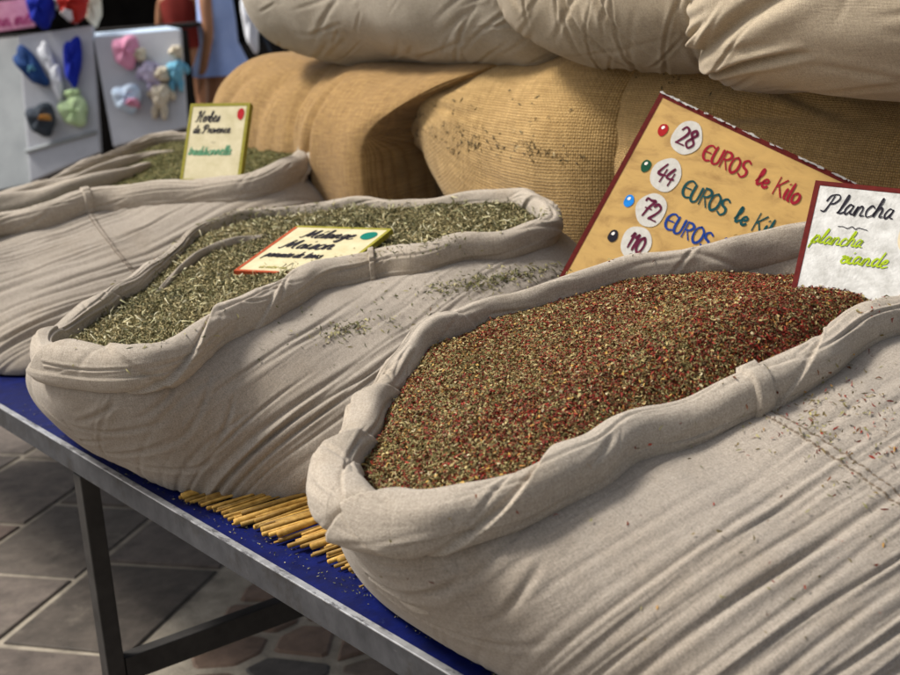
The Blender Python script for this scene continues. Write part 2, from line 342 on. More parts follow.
# little specks of dried herb and chipped paint on the blue top
# ------------------------------------------------------------------ reed mat
REED = noise_mat('reed', (.30, .15, .022), (.62, .38, .09), 90, .6, .2, .4, 150, 0, .001)
_t = REED.node_tree; _b = _t.nodes['Principled BSDF']; _src = _b.inputs['Base Color'].links[0].from_socket
_oi = N(_t, 'ShaderNodeObjectInfo'); _mr = N(_t, 'ShaderNodeMapRange'); _t.links.new(_oi.outputs['Random'], _mr.inputs[0]); _mr.inputs[3].default_value = .35; _mr.inputs[4].default_value = 1.1
_h = N(_t, 'ShaderNodeHueSaturation'); _t.links.new(_mr.outputs[0], _h.inputs['Value']); _t.links.new(_src, _h.inputs['Color']); _t.links.new(_h.outputs[0], _b.inputs['Base Color'])
REED_END = noise_mat('reed_end', (.55, .42, .25), (.75, .62, .42), 200)
mat_ = empty('reed_mat', (-1.2, .75, TZ))
tag(mat_, 'mat of loose yellow reeds lying under the two nearest sacks on the blue tabletop', 'reed mat')
ra = math.radians(90)                    # direction of the reeds on the table
def reed(s, t, r, ln, a, z=0):
    d = np.array([math.cos(a), math.sin(a), 0]); n = 9
    p0 = np.array([s, t, TZ+.0025+r+z]); P = [p0+d*ln*i/(n-1)+np.array([0, 0, .0006*math.sin(i*2.1)]) for i in range(n)]
    rr = np.full(n, r); rr[3] = rr[6] = r*1.12
    V, F = tube_vf(P, rr, 10); me = mesh_obj('reed', V, F, REED, mat_)
    V, F = tube_vf([p0-d*.0004, p0+d*.0002], r*.62, 8); mesh_obj('reed_pith', V, F, REED_END, me)
# front ends of reeds seen in the photo, (x, y)
ends = [(182,497),(190,501),(199,503),(207,508),(214,510),(222,513),(228,519),(235,518),(241,524),(248,521),(254,527),(262,531),(268,534),(274,541),(281,534),
        (289,545),(300,543),(306,538),(313,552),(321,548),(327,556),(333,551),(339,561),(346,565),(352,571),(361,573),(368,584),(377,580),(384,590),(392,594),(398,612),(556,671),(562,674)]
for i, (x, y) in enumerate([e for e in ends for _ in (0, 1, 2)][:99]):
    if i % 3: x, y = x+rng.normal(0, 4), y+rng.normal(0, 4)
    p = on_z(x, y, TZ+.006); reed(p[0], p[1], rng.uniform(.0011, .0029) if i % 11 else .0042, rng.uniform(.5, .6), ra+rng.uniform(-.08, .08), rng.uniform(0, .005) if i % 3 else 0)

# ------------------------------------------------------------------ sacks
FIG = {}
def smoothstep(x): x = np.clip(x, 0, 1); return x*x*(3-2*x)
def make_sack(key, name, label, ctrl, seed, NU=620, folds=(), seam_u=(), body_cr=None, rimR=(.0155, .0228), mats=None, cr_sign=1):
    """ctrl rows: rim point x,y,z | footprint offset | bulge | rim size factor"""
    r_ = np.random.default_rng(seed)
    Q, Ltot, sarr = cat_closed(ctrl, NU)
    C = Q[:, :3].copy(); off = Q[:, 3]; bul = Q[:, 4]; rf = Q[:, 5]
    th = np.linspace(0, 2*math.pi, NU, endpoint=False)
    T = np.roll(C, -1, 0)-np.roll(C, 1, 0); T /= np.linalg.norm(T, axis=1, keepdims=True)
    Nn = np.cross(T, Z0); Nn[:, 2] = 0; Nn /= np.linalg.norm(Nn, axis=1, keepdims=True)
    ctr = C.mean(0)
    if ((C-ctr)*Nn).sum(1).mean() < 0: Nn = -Nn
    # smooth normals a little
    for _ in range(12): Nn = (np.roll(Nn, 1, 0)+Nn*2+np.roll(Nn, -1, 0)); Nn /= np.linalg.norm(Nn, axis=1, keepdims=True)
    wob = sum(np.sin(th*k+r_.uniform(0, 6.28))*a for k, a in ((5, .0025), (9, .0022), (14, .0016), (23, .001)))
    wob2 = sum(np.sin(th*k+r_.uniform(0, 6.28))*a for k, a in ((4, .003), (7, .0025), (13, .0015), (21, .001)))
    C = C+Nn*wob[:, None]; C[:, 2] += wob2
    root = empty(name, (ctr[0], ctr[1], TZ)); root['label'] = label; root['category'] = 'sack'; root['group'] = 'open linen sacks of dried herbs along the table'
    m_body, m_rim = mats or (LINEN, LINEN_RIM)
    # ---- body
    NV = 230
    v = np.linspace(0, 1, NV)[None, :, None]
    P0 = C-Nn*.004; P0[:, 2] -= .012
    def gsm(A, sg):                            # periodic gaussian smoothing along the rim
        fr_ = np.fft.rfftfreq(NU, 1/NU); g = np.exp(-.5*(fr_*2*math.pi*sg)**2)
        return np.fft.irfft(np.fft.rfft(A, axis=0)*(g[:, None] if A.ndim > 1 else g), NU, axis=0)
    foot = np.stack([off, Q[:, 6]], 1); foot = gsm(foot, .012)
    Ft = np.column_stack([foot, np.full(NU, TZ+.004)]); Ft[:, 1] = np.maximum(Ft[:, 1], .656)
    NB = gsm(Nn, .02); FTn = Ft-C; FTn[:, 2] = 0
    NB /= np.linalg.norm(NB, axis=1, keepdims=True); bul = gsm(bul, .02)
    hgt = (P0[:, 2]-TZ)[:, None]
    P1 = P0+NB*(bul*.75)[:, None]+.42*np.maximum((FTn*NB).sum(1), -.03)[:, None]*NB; P1[:, 2] -= .014
    P2 = Ft+NB*(bul*1.0)[:, None]; P2[:, 1] = np.maximum(P2[:, 1], .57); P2[:, 2] = TZ+hgt[:, 0]*.25
    B = ((1-v)**3)*P0[:, None]+3*((1-v)**2)*v*P1[:, None]+3*(1-v)*v*v*P2[:, None]+v**3*Ft[:, None]
    U = np.repeat(sarr[:, None], NV, 1)
    dl = np.linalg.norm(np.diff(B, axis=1), axis=2); Vm = np.concatenate([np.zeros((NU, 1)), np.cumsum(dl, 1)], 1)
    F = grid_faces(NU, NV, True, False)
    Nb = vnormals(B.reshape(-1, 3), F).reshape(B.shape)
    if ((B[:, 40]-ctr)*Nb[:, 40]).sum(1).mean() < 0: Nb = -Nb; F = F[:, ::-1]
    th2 = np.repeat(th[:, None], NV, 1); cs, sn = np.cos(th2)*Ltot/6.28, np.sin(th2)*Ltot/6.28
    n1 = SNoise(6.5, seed, dim=3); n2 = SNoise(30, seed+1, dim=3)
    D = .0042*n1(cs, sn, Vm)+.0009*n2(cs, sn, Vm)
    Lc = list(body_cr or [])
    for cu_, cl_ in Lc:
        if cu_ == 'near': D += creases(B[..., 1], .7*(B[..., 0]-B[..., 2])+.004*SNoise(7, seed+9)(B[..., 1], B[..., 0]), cl_)*smoothstep((NB[:, 0]+.25)/.8)[:, None]
        else: D += creases(U, Vm, cl_)
    fade = smoothstep(Vm/.03)
    B = B+Nb*(D*fade)[..., None]
    B[..., 2] = np.maximum(B[..., 2], TZ+.003)
    # bottom closing ring
    uv = np.stack([U, Vm], -1).reshape(-1, 2)
    Bv = B.reshape(-1, 3)
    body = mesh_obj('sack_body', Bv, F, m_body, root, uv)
    # ---- rolled rim
    NP = 110
    ph = np.linspace(0, 2*math.pi, NP, endpoint=False)[None]
    a, b = rimR; a = a*rf; b = b*rf
    tl = .35                                     # lean of the section
    co, si = np.cos(ph), np.sin(ph)
    sq = (np.abs(co)**3+np.abs(si)**3)**(-1/3.)*.75+.25
    rx, rz = a[:, None]*co*sq, b[:, None]*si*sq
    ux, uz = rx*math.cos(tl)+rz*math.sin(tl)*.35, rz*math.cos(tl)-rx*math.sin(tl)
    R = C[:, None]+Nn[:, None]*ux[..., None]; R[..., 2] += uz
    Ur = np.repeat(sarr[:, None], NP, 1); Vr = (ph/(2*math.pi)*.15)+np.zeros_like(Ur)
    ang = ph+np.zeros_like(Ur)
    dirv = Nn[:, None]*np.cos(ang)[..., None]+Z0*np.sin(ang)[..., None]
    t2 = np.repeat(th[:, None], NP, 1); cs, sn = np.cos(t2)*Ltot/6.28, np.sin(t2)*Ltot/6.28
    n3 = SNoise(22, seed+3, dim=3, n=24); n4 = SNoise(60, seed+4, dim=3, n=24)
    D = .0018*n3(cs, sn, Vr*1.6)+.0007*n4(cs, sn, Vr*2)
    # spiralling creases
    L2 = []
    for _ in range(int(Ltot*9)):              # long layered folds running along the roll
        L2.append((r_.uniform(0, Ltot), r_.uniform(.005, .07), r_.normal(0, .07), r_.uniform(.08, .2), r_.uniform(.0012, .0022), r_.uniform(.0012, .0030), r_.normal(0, .2)))
    for _ in range(int(Ltot*30)):
        L2.append((r_.uniform(0, Ltot), r_.uniform(-.01, .085), r_.normal(0, .45), r_.uniform(.015, .07), r_.uniform(.0014, .0035), r_.uniform(.0005, .0020), r_.normal(0, .8)))
    Vs = np.where(Vr > .1125, Vr-.15, Vr)
    D += creases(Ur, Vs, L2)
    # overlapping fold steps  (u0, slant, width, height)
    for u0, sl_, wd, hg in folds:
        x = ((Ur-u0*Ltot-sl_*(Vs-.03)+Ltot/2) % Ltot)-Ltot/2
        st = np.where(x < 0, smoothstep(1+x/.0035)*1.0, np.clip(1-x/wd, 0, 1)**1.3)
        st = st-.35*np.exp(-((x+.008)/.005)**2)
        D += hg*st*smoothstep((Vs+.035)/.03)*smoothstep((.105-Vs)/.03)
    R = R+dirv*D[..., None]
    Fr = grid_faces(NU, NP, True, True)
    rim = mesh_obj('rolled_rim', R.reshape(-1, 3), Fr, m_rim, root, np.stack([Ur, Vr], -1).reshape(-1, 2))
    rows = np.array([C-Nn*.008, C-Nn*.014-Z0*.02, C-Nn*.022-Z0*.05, C-Nn*.03-Z0*.09])
    mesh_obj('inner_cloth', rows.reshape(-1, 3), grid_faces(4, NU, False, True), m_rim, root, np.stack([np.tile(sarr, 4), np.repeat(np.arange(4)*.03, NU)], -1))
    # ---- seam bands over the rim and stitched seams down the body
    for k, (sp_, wd, down) in enumerate(seam_u):
        uc = float(np.argmin(((C-np.array(sp_))**2).sum(1))); nb = 13; 
        rows = []
        for q in range(nb):
            x = (q/(nb-1)-.5)*2; ui = uc+x*wd/Ltot*NU; i0 = int(math.floor(ui)); f = ui-i0
            base = R[i0 % NU]*(1-f)+R[(i0+1) % NU]*f
            nd = dirv[i0 % NU]
            h = .0062*(1-abs(x)**4)-.0012+(.0012 if abs(abs(x)-.62) < .12 else 0)
            rows.append(base+nd*h)
        rows = np.array(rows)
        Fq = grid_faces(nb, NP, False, True)
        mesh_obj('seam_band', rows.reshape(-1, 3), Fq, m_rim, root, np.stack([np.repeat(np.arange(nb)*.003, NP), np.tile(ph[0]*.024, nb)], -1))
        if down:
            pr = []
            for sgn in (-1, 1):
                ui = int(uc+sgn*.0055/Ltot*NU*1.0)
                j = 6
                f = (uc+sgn*.0045/Ltot*NU); i0 = int(f); ff = f-i0
                line = B[i0 % NU]*(1-ff)+B[(i0+1) % NU]*ff; nl = Nb[i0 % NU]
                jm = int(NV*down)
                # stitches
                Lv = Vm[i0 % NU]; x = Lv[5]
                while x < Lv[jm]:
                    seg = []
                    for y in np.linspace(x, x+.0052, 4):
                        p = np.array([np.interp(y, Lv, line[:, c]) for c in range(3)]); n_ = np.array([np.interp(y, Lv, nl[:, c]) for c in range(3)])
                        lift = .0012*math.sin(math.pi*(y-x)/.0052)
                        seg.append(p+n_*(lift+.0002))
                    pr.append(tube_vf(seg, .0012, 5)); x += .0068
            # the welt: a raised strip between the stitch rows
            jm = int(NV*down); rows = []
            for q in range(9):
                x = (q/8-.5)*2; f = uc+x*.0075/Ltot*NU; i0 = int(f); ff = f-i0
                line = B[i0 % NU, :jm]*(1-ff)+B[(i0+1) % NU, :jm]*ff
                rows.append(line+Nb[i0 % NU, :jm]*(.0016*(1-x*x)+.0000-.0006*(abs(x) > .95)))
            mesh_obj('seam_welt', np.array(rows).reshape(-1, 3), grid_faces(9, jm), m_body, root, np.stack([np.repeat(np.arange(9)*.002, jm), np.tile(Vm[int(uc) % NU, :jm], 9)], -1))
            V_, F_ = merge(pr); mesh_obj('seam_stitching', V_, F_, THREAD, root)
    FIG[key] = dict(C=C, N=Nn, R=R, B=B, Nb=Nb, L=Ltot, s=sarr, root=root)
    return root

def sample_surface(key, rows, n, seed, z_in=-.012):
    pass
# --- rim outlines: (x, y) in the photo laid on a gently tilted plane, then extra points beyond the frame
def rim_pts(P, z0, m, t0):
    return [on_tilt(x, y, z0, m, t0) if len(q) == 0 else np.array(q) for (x, y, *q) in P]
def ctrl_rows(pts, offs): return [[*p, *o] for p, o in zip(pts, offs)]
def side_cr(r, n, t_rng, w_rng, slope, sd, hl, wd, dp):
    """long tension creases on the near side: t along the sack, w down its flank"""
    L = []
    for _ in range(n):
        t = r.uniform(*t_rng); q = r.random(); ww = w_rng[0]+(w_rng[1]-w_rng[0])*q
        L.append((t, ww, math.atan(slope(q, t)+r.normal(0, sd)), r.uniform(*hl), r.uniform(*wd), r.uniform(*dp)*(.4+.6*q)*(1 if r.random() < .8 else 1.6), r.normal(0, .06)))
    return L
def fan(r, n, pivot, rad, ang_rng, u_rng, v_rng, hl, wd, dp):
    return []
# sack 3 (nearest) -------------------------------------------------
s3 = [(352,508),(395,524),(450,524),(520,503),(590,468),(650,434),(720,407),(790,378),(850,346),(900,320)]
z3 = (.895, .13, .53)
p3 = [on_tilt(*q, *z3) for q in s3]
p3 += [np.array([-.775, 1.20, .985]), np.array([-.765, 1.30, .998]), np.array([-.80, 1.385, 1.008])]
s3b = [(960,232),(900,230),(830,240),(770,249),(710,260),(650,272),(590,285),(530,303),(470,324),(420,354),(380,404),(350,450),(340,484)]
p3 += [on_tilt(*q, *z3) for q in s3b]
f3 = [(-.97,.66,.045),(-.90,.66,.05),(-.81,.66,.05),(-.71,.665,.06),(-.62,.70,.07),(-.575,.80,.09),(-.56,.91,.10),(-.555,1.0,.10),(-.555,1.1,.10),(-.56,1.19,.1),(-.57,1.27,.09),(-.60,1.38,.07),(-.70,1.46,.05),
      (-.88,1.47,.04),(-.93,1.46,.04),(-1.05,1.42,.04),(-1.12,1.36,.04),(-1.17,1.29,.03),(-1.20,1.22,.03),(-1.25,1.12,.03),(-1.26,1.02,.03),(-1.26,.93,.03),(-1.24,.84,.04),(-1.21,.76,.05),(-1.13,.69,.04),(-1.05,.665,.04)]
o3 = [(f[0], f[2], (1.1 if 14 <= i < 19 else 1.0), f[1]) for i, f in enumerate(f3)]
r3 = np.random.default_rng(33)
cr3 = [('near', side_cr(r3, 85, (.62, 1.25), (-1.19, -.86), lambda q, t: -.13+.06*q, .03, (.10, .34), (.0016, .0042), (.0008, .0030)))]
cr3 += [('rim', [(r3.uniform(0, .22), r3.uniform(.03, .14), r3.normal(-.3, .3), r3.uniform(.03, .08), .0035, .0022, 1.) for _ in range(7)])]
make_sack('s3', 'herb_sack', 'nearest open linen sack, heaped with red and brown spice mix', ctrl_rows(p3, o3), 3, NU=1500,
          folds=[(.02, .9, .10, .011), (.965, -1.2, .07, .012), (.005, -1.4, .05, .006), (.085, 1.6, .09, .007), (.90, -1.0, .09, .008), (.24, 1.5, .12, .003), (.80, -.8, .1, .004)],
          seam_u=[(on_tilt(757, 396, *z3), .011, .75)], body_cr=cr3)
# sack 2 (middle) --------------------------------------------------
z2 = (.90, .10, .55)
s2 = [(62,366),(105,370),(150,365),(200,342),(245,318),(290,296),(333,278),(378,268),(422,264),(467,252),(511,243),(546,228),(545,214),(520,204),(484,203),(430,207),(378,207),(330,208),(289,211),(240,220),(205,234),(178,251),(149,277),(110,302),(84,322),(55,342),(44,358)]
p2 = [on_tilt(*q, *z2) for q in s2]
f2 = [(-1.66,.66,.07),(-1.59,.66,.06),(-1.52,.67,.05),(-1.45,.71,.055),(-1.385,.77,.06),(-1.34,.86,.06),(-1.30,.95,.07),(-1.30,1.02,.06),(-1.31,1.08,.06),(-1.32,1.15,.05),(-1.35,1.24,.05),(-1.42,1.35,.04),(-1.5,1.4,.04),(-1.6,1.42,.04),(-1.72,1.42,.04),
      (-1.85,1.40,.04),(-1.98,1.36,.04),(-2.06,1.29,.04),(-2.12,1.22,.04),(-2.13,1.08,.04),(-2.12,1.02,.04),(-2.10,.95,.04),(-2.06,.86,.04),(-2.0,.76,.04),(-1.95,.70,.06),(-1.86,.665,.08),(-1.74,.66,.075)]
o2 = [(f[0], f[2], (1.13 if i < 10 else .95 if i < 15 else .6 if i < 22 else .9), f[1]) for i, f in enumerate(f2)]
r2 = np.random.default_rng(22)
cr2 = [('near', side_cr(r2, 60, (.60, 1.2), (-1.70, -1.50), lambda q, t: -.30+.10*q, .04, (.07, .26), (.0016, .0045), (.0006, .0026)))]
cr2 += [('rim', [(r2.uniform(-.02, .2), r2.uniform(.03, .14), r2.normal(-.5, .25), r2.uniform(.03, .09), .0035, .0025, 1.) for _ in range(8)])]
cr2 += [('rim', [(r2.uniform(2.1, 2.5), r2.uniform(.03, .18), r2.normal(.5, .25), r2.uniform(.03, .09), .0035, .0022, 1.) for _ in range(6)])]
make_sack('s2', 'herb_sack', 'middle open linen sack, filled with grey green herbs around a sign lying flat', ctrl_rows(p2, o2), 12, NU=1300,
          folds=[(.0, 1.2, .08, .007), (.10, 2.2, .10, .008), (.045, -1.0, .06, .004), (.965, -1.2, .08, .008), (.90, -1.4, .12, .006), (.16, 1.8, .1, .003), (.40, 1.0, .06, .004)],
          seam_u=[(on_tilt(371, 268, *z2), .005, 0)], body_cr=cr2)
# sack 1 (far) -----------------------------------------------------
z1 = (.90, .10, .55)
s1 = [(-128,262),(-80,252),(-40,240),(0,228),(40,220),(107,204),(178,196),(249,187),(290,173),(309,156),(288,141),(235,136),(178,141),(142,148),(117,158),(71,178),(35,190),(0,200),(-50,218),(-100,235),(-135,250)]
p1 = [on_tilt(*q, *z1) for q in s1]
f1 = [(-2.55,.66,.04),(-2.40,.66,.05),(-2.27,.70,.06),(-2.21,.80,.07),(-2.20,.92,.07),(-2.20,1.04,.07),(-2.20,1.18,.06),(-2.22,1.32,.05),(-2.32,1.47,.04),(-2.6,1.58,.03)]
o1 = []
for i, p in enumerate(p1):
    if i < len(f1): o1.append((f1[i][0], f1[i][2], (1.35 if i < 7 else 1.45 if i < 9 else 1.05), f1[i][1]))
    else: o1.append((p[0]-.10, .04, .8, max(.66, p[1]+.03)))
r1 = np.random.default_rng(11)
cr1 = [('near', side_cr(r1, 70, (.62, 1.35), (-2.50, -2.12), lambda q, t: -.16+.12*q, .04, (.10, .34), (.0022, .0055), (.0012, .0042)))]
make_sack('s1', 'herb_sack', 'farthest open linen sack with a small upright sign standing in its herbs', ctrl_rows(p1, o1), 21, NU=1000,
          folds=[(.06, 1.5, .1, .006), (.33, 1.8, .06, .005), (.62, -2.0, .16, .007), (.72, -2.5, .14, .009), (.8, -2.5, .14, .008), (.9, -1.5, .1, .006)],
          seam_u=[(on_tilt(90, 208, *z1), .010, .75)], body_cr=cr1)

def loose_fold(root, P, r, mat, seed, flat=.6, name='loose_fold'):
    P = cat_open(np.array(P), 160); m = len(P); T = np.gradient(P, axis=0); T /= np.linalg.norm(T, axis=1, keepdims=True)
    A = np.cross(T, Z0); A /= np.linalg.norm(A, axis=1, keepdims=True); Bv = np.cross(A, T); n = 40
    rr = np.interp(np.linspace(0, 1, m), np.linspace(0, 1, len(r)), r); a = np.linspace(0, 2*math.pi, n, endpoint=False)
    sn = SNoise(3, seed, dim=2); x = np.linspace(0, 1, m)[:, None]*6+0*a; k = 1+.16*sn(x, np.cos(a)[None]+0*x)
    R_ = P[:, None]+A[:, None]*(np.cos(a)[None]*k*rr[:, None]*flat)[..., None]+Bv[:, None]*(np.sin(a)[None]*k*rr[:, None])[..., None]
    L_ = np.concatenate([[0], np.cumsum(np.linalg.norm(np.diff(P, axis=0), axis=1))])
    return mesh_obj(name, R_.reshape(-1, 3), grid_faces(m, n, False, True), mat, root, np.stack([np.repeat(L_, n), np.tile(a*.02, m)], -1))
T1 = lambda x, y, dz=0.: on_tilt(x, y, z1[0]+dz, z1[1], z1[2])
loose_fold(FIG['s1']['root'], [T1(-120, 246), T1(-50, 232), T1(0, 214), T1(50, 200), T1(90, 188), T1(125, 175), T1(150, 164)], [.02, .030, .034, .032, .028, .018, .004], LINEN_RIM, 5, .9)
loose_fold(FIG['s1']['root'], [T1(-120, 240), T1(-40, 219), T1(20, 202), T1(75, 184), T1(120, 166), T1(150, 156), T1(175, 152)], [.02, .022, .024, .022, .018, .012, .004], LINEN_RIM, 6, .8)
T2 = lambda x, y, dz=0.: on_tilt(x, y, z2[0]+dz, z2[1], z2[2])
loose_fold(FIG['s2']['root'], [T2(150, 302, -.01), T2(163, 288, .0), T2(182, 268, .005), T2(205, 252, .008), T2(235, 243, .008), T2(262, 240, .002), T2(280, 242, -.01)], [.004, .006, .0065, .007, .008, .008, .004], LINEN_RIM, 7, .5)

# ------------------------------------------------------------------ herb heaps
def heap_surface(key, mound, seed, inset=.006, drop=-.006, NR=60):
    f = FIG[key]; C = f['C']-f['N']*inset; C = C[::4].copy(); C[:, 2] += drop(C[:, 1]) if callable(drop) else drop
    n = len(C)
    # medial spine: average of opposite points to keep an elongated loop regular
    ctr = C.mean(0); ax = C[np.argmax(((C-ctr)**2).sum(1))]-ctr; ax[2] = 0; ax /= np.linalg.norm(ax)
    pr = (C-ctr)@ax; lim = np.abs(pr).max()*.55
    spine = ctr+np.clip(pr, -lim, lim)[:, None]*ax; 
    A = np.polyfit((C-ctr)@ax, C[:, 2], 1); spine[:, 2] = np.polyval(A, (spine-ctr)@ax)
    rho = np.linspace(0, 1, NR)[:, None, None]
    G = spine[None]*(1-rho)+C[None]*rho
    nz = SNoise(14, seed, dim=2); nz2 = SNoise(55, seed+1, dim=2)
    edge = 1-rho[..., 0]**3
    G[..., 2] += edge*(mound(G[..., 0], G[..., 1])+.0045*nz(G[..., 0], G[..., 1])+.0018*nz2(G[..., 0], G[..., 1]))
    return G
def bits(name, P, Nrm, mat, ln, wd, seed, curl=.25, tilt=.35, lift=.0012, pads=0., label=None, cat=None, parent=None, red=None):
    r = np.random.default_rng(seed); n = len(P)
    a = r.uniform(0, 6.283, n); t = np.cross(Nrm, np.array([.3, .9, .1])); t /= np.linalg.norm(t, axis=1, keepdims=True); b = np.cross(Nrm, t)
    d = t*np.cos(a)[:, None]+b*np.sin(a)[:, None]+Nrm*(r.normal(0, tilt, n))[:, None]; d /= np.linalg.norm(d, axis=1, keepdims=True)
    rl = r.normal(0, .8, n); s = np.cross(Nrm, d); s /= np.linalg.norm(s, axis=1, keepdims=True); u = np.cross(d, s)
    s2 = s*np.cos(rl)[:, None]+u*np.sin(rl)[:, None]; u2 = np.cross(d, s2)
    L = r.uniform(*ln, n); W = r.uniform(*wd, n)
    fl = r.random(n) < pads                       # a share of short wide flakes
    L = np.where(fl, L*.45, L); W = np.where(fl, W*1.9, W)
    c = P+Nrm*(lift+r.uniform(0, lift*2, n))[:, None]; cu = (L*r.normal(0, curl, n))[:, None]
    V = np.empty((n, 6, 3)); sd = s2*(W/2)[:, None]; dd = d*(L/2)[:, None]
    V[:, 0] = c-dd-sd*.45; V[:, 1] = c-dd+sd*.45; V[:, 2] = c+u2*cu-sd; V[:, 3] = c+u2*cu+sd; V[:, 4] = c+dd-sd*.35+s2*cu; V[:, 5] = c+dd+sd*.35+s2*cu
    base = np.arange(n)[:, None]*6
    F = np.concatenate([base+np.array([0, 1, 3, 2]), base+np.array([2, 3, 5, 4])], 0)
    return mesh_obj(name, V.reshape(-1, 3), F, mat, parent, smooth=False)
def scatter_on(G, n, seed, wrap=True):
    r = np.random.default_rng(seed); A = G[1:, :]; n0, n1 = G.shape[:2]
    F = grid_faces(n0, n1, False, wrap); P = G.reshape(-1, 3)
    a, b, c, d = (P[F[:, k]] for k in range(4)); nr = np.cross(c-a, d-b); ar = np.linalg.norm(nr, axis=1)+1e-12
    i = r.choice(len(F), n, p=ar/ar.sum()); u, v = r.random((n, 1)), r.random((n, 1))
    pos = (a[i]*(1-u)+b[i]*u)*(1-v)+(d[i]*(1-u)+c[i]*u)*v; nn = nr[i]/ar[i][:, None]
    nn = np.where(nn[:, 2:3] < 0, -nn, nn); return pos, nn
def make_heap(key, mound, seed, n, mat, base, ln, wd, label, bias=lambda P: 0, **k):
    G = heap_surface(key, mound, seed, drop=k.pop('drop', -.006)); F = grid_faces(G.shape[0], G.shape[1], False, True)
    root = empty('herb_heap', tuple(G[0].mean(0))); tag(root, label, 'dried herbs', 'heaps of loose dried herbs in the sacks', 'stuff')
    mesh_obj('herb_bed', G.reshape(-1, 3), F, base, root)
    P, Nn = scatter_on(G, n, seed)
    mats_ = mat if isinstance(mat, tuple) else (mat,)
    if len(mats_) == 1: bits('herb_bits', P, Nn, mats_[0], ln, wd, seed, parent=root, **k)
    else:                                      # the mix is uneven: clumps richer in one ingredient
        q = SNoise(26, seed+5)(P[:, 0], P[:, 1])*.5+SNoise(80, seed+6)(P[:, 0], P[:, 1])*.35+bias(P)
        sel = np.random.default_rng(seed+7).random(len(P)) < 1/(1+np.exp(-1.4*q))
        bits('herb_bits', P[sel], Nn[sel], mats_[0], ln, wd, seed, parent=root, **k)
        bits('herb_bits', P[~sel], Nn[~sel], mats_[1], ln, wd, seed+1, parent=root, **k)
    return G, root
pk = on_tilt(712, 275, .985, .13, .53)
pq = on_tilt(850, 300, .99, .13, .53)
m3 = lambda x, y: .016+.058*np.exp(-(((x-pk[0]-.05)/.17)**2+((y-pk[1]+.03)/.20)**2))+.046*np.exp(-(((x-pq[0])/.11)**2+((y-pq[1])/.12)**2))
G3, H3 = make_heap('s3', m3, 5, 200000, (HERB_RICH, HERB_OLIVE), HERB_BASE_R, (.0020, .0066), (.0008, .0021), 'red and brown spice mix heaped in the nearest sack', pads=.4, bias=lambda P: (P[:, 1]-.90)*1.6+(P[:, 0]+1.0)*1.2+.12, drop=lambda t: -.006-.034*smoothstep((t-1.16)/.12))
m2 = lambda x, y: .008+0*x
G2, H2 = make_heap('s2', m2, 6, 95000, (HERB_STRAW, HERB_DUSKY), HERB_BASE_G, (.0022, .0072), (.0009, .0022), 'grey green dried herbs with pale curled bits in the middle sack', curl=.4, tilt=.45, bias=lambda P: -(P[:, 1]-.85)*.9)
CURL = island_mat('pale_herb_curls', [(0, (0.400, 0.361, 0.204)), (.4, (0.304, 0.295, 0.153)), (.7, (0.464, 0.426, 0.281))])
P_, N_ = scatter_on(G2, 1700, 77); bits('pale_curls', P_, N_, CURL, (.006, .013), (.0014, .0028), 78, curl=.5, tilt=.4, lift=.003, parent=H2)
SEED = island_mat('pale_seeds', [(0, (0.368, 0.288, 0.120)), (.5, (0.360, 0.216, 0.048)), (.8, (0.400, 0.336, 0.200))])
P_, N_ = scatter_on(G3, 2000, 79); bits('pale_seeds', P_, N_, SEED, (.0025, .0045), (.0018, .0032), 80, curl=.1, tilt=.3, lift=.002, parent=H3)
m1 = lambda x, y: .004+0*x
G1, H1 = make_heap('s1', m1, 8, 30000, HERB_FAR, HERB_BASE_G, (.003, .009), (.001, .002), 'fine olive green herbs in the farthest sack')

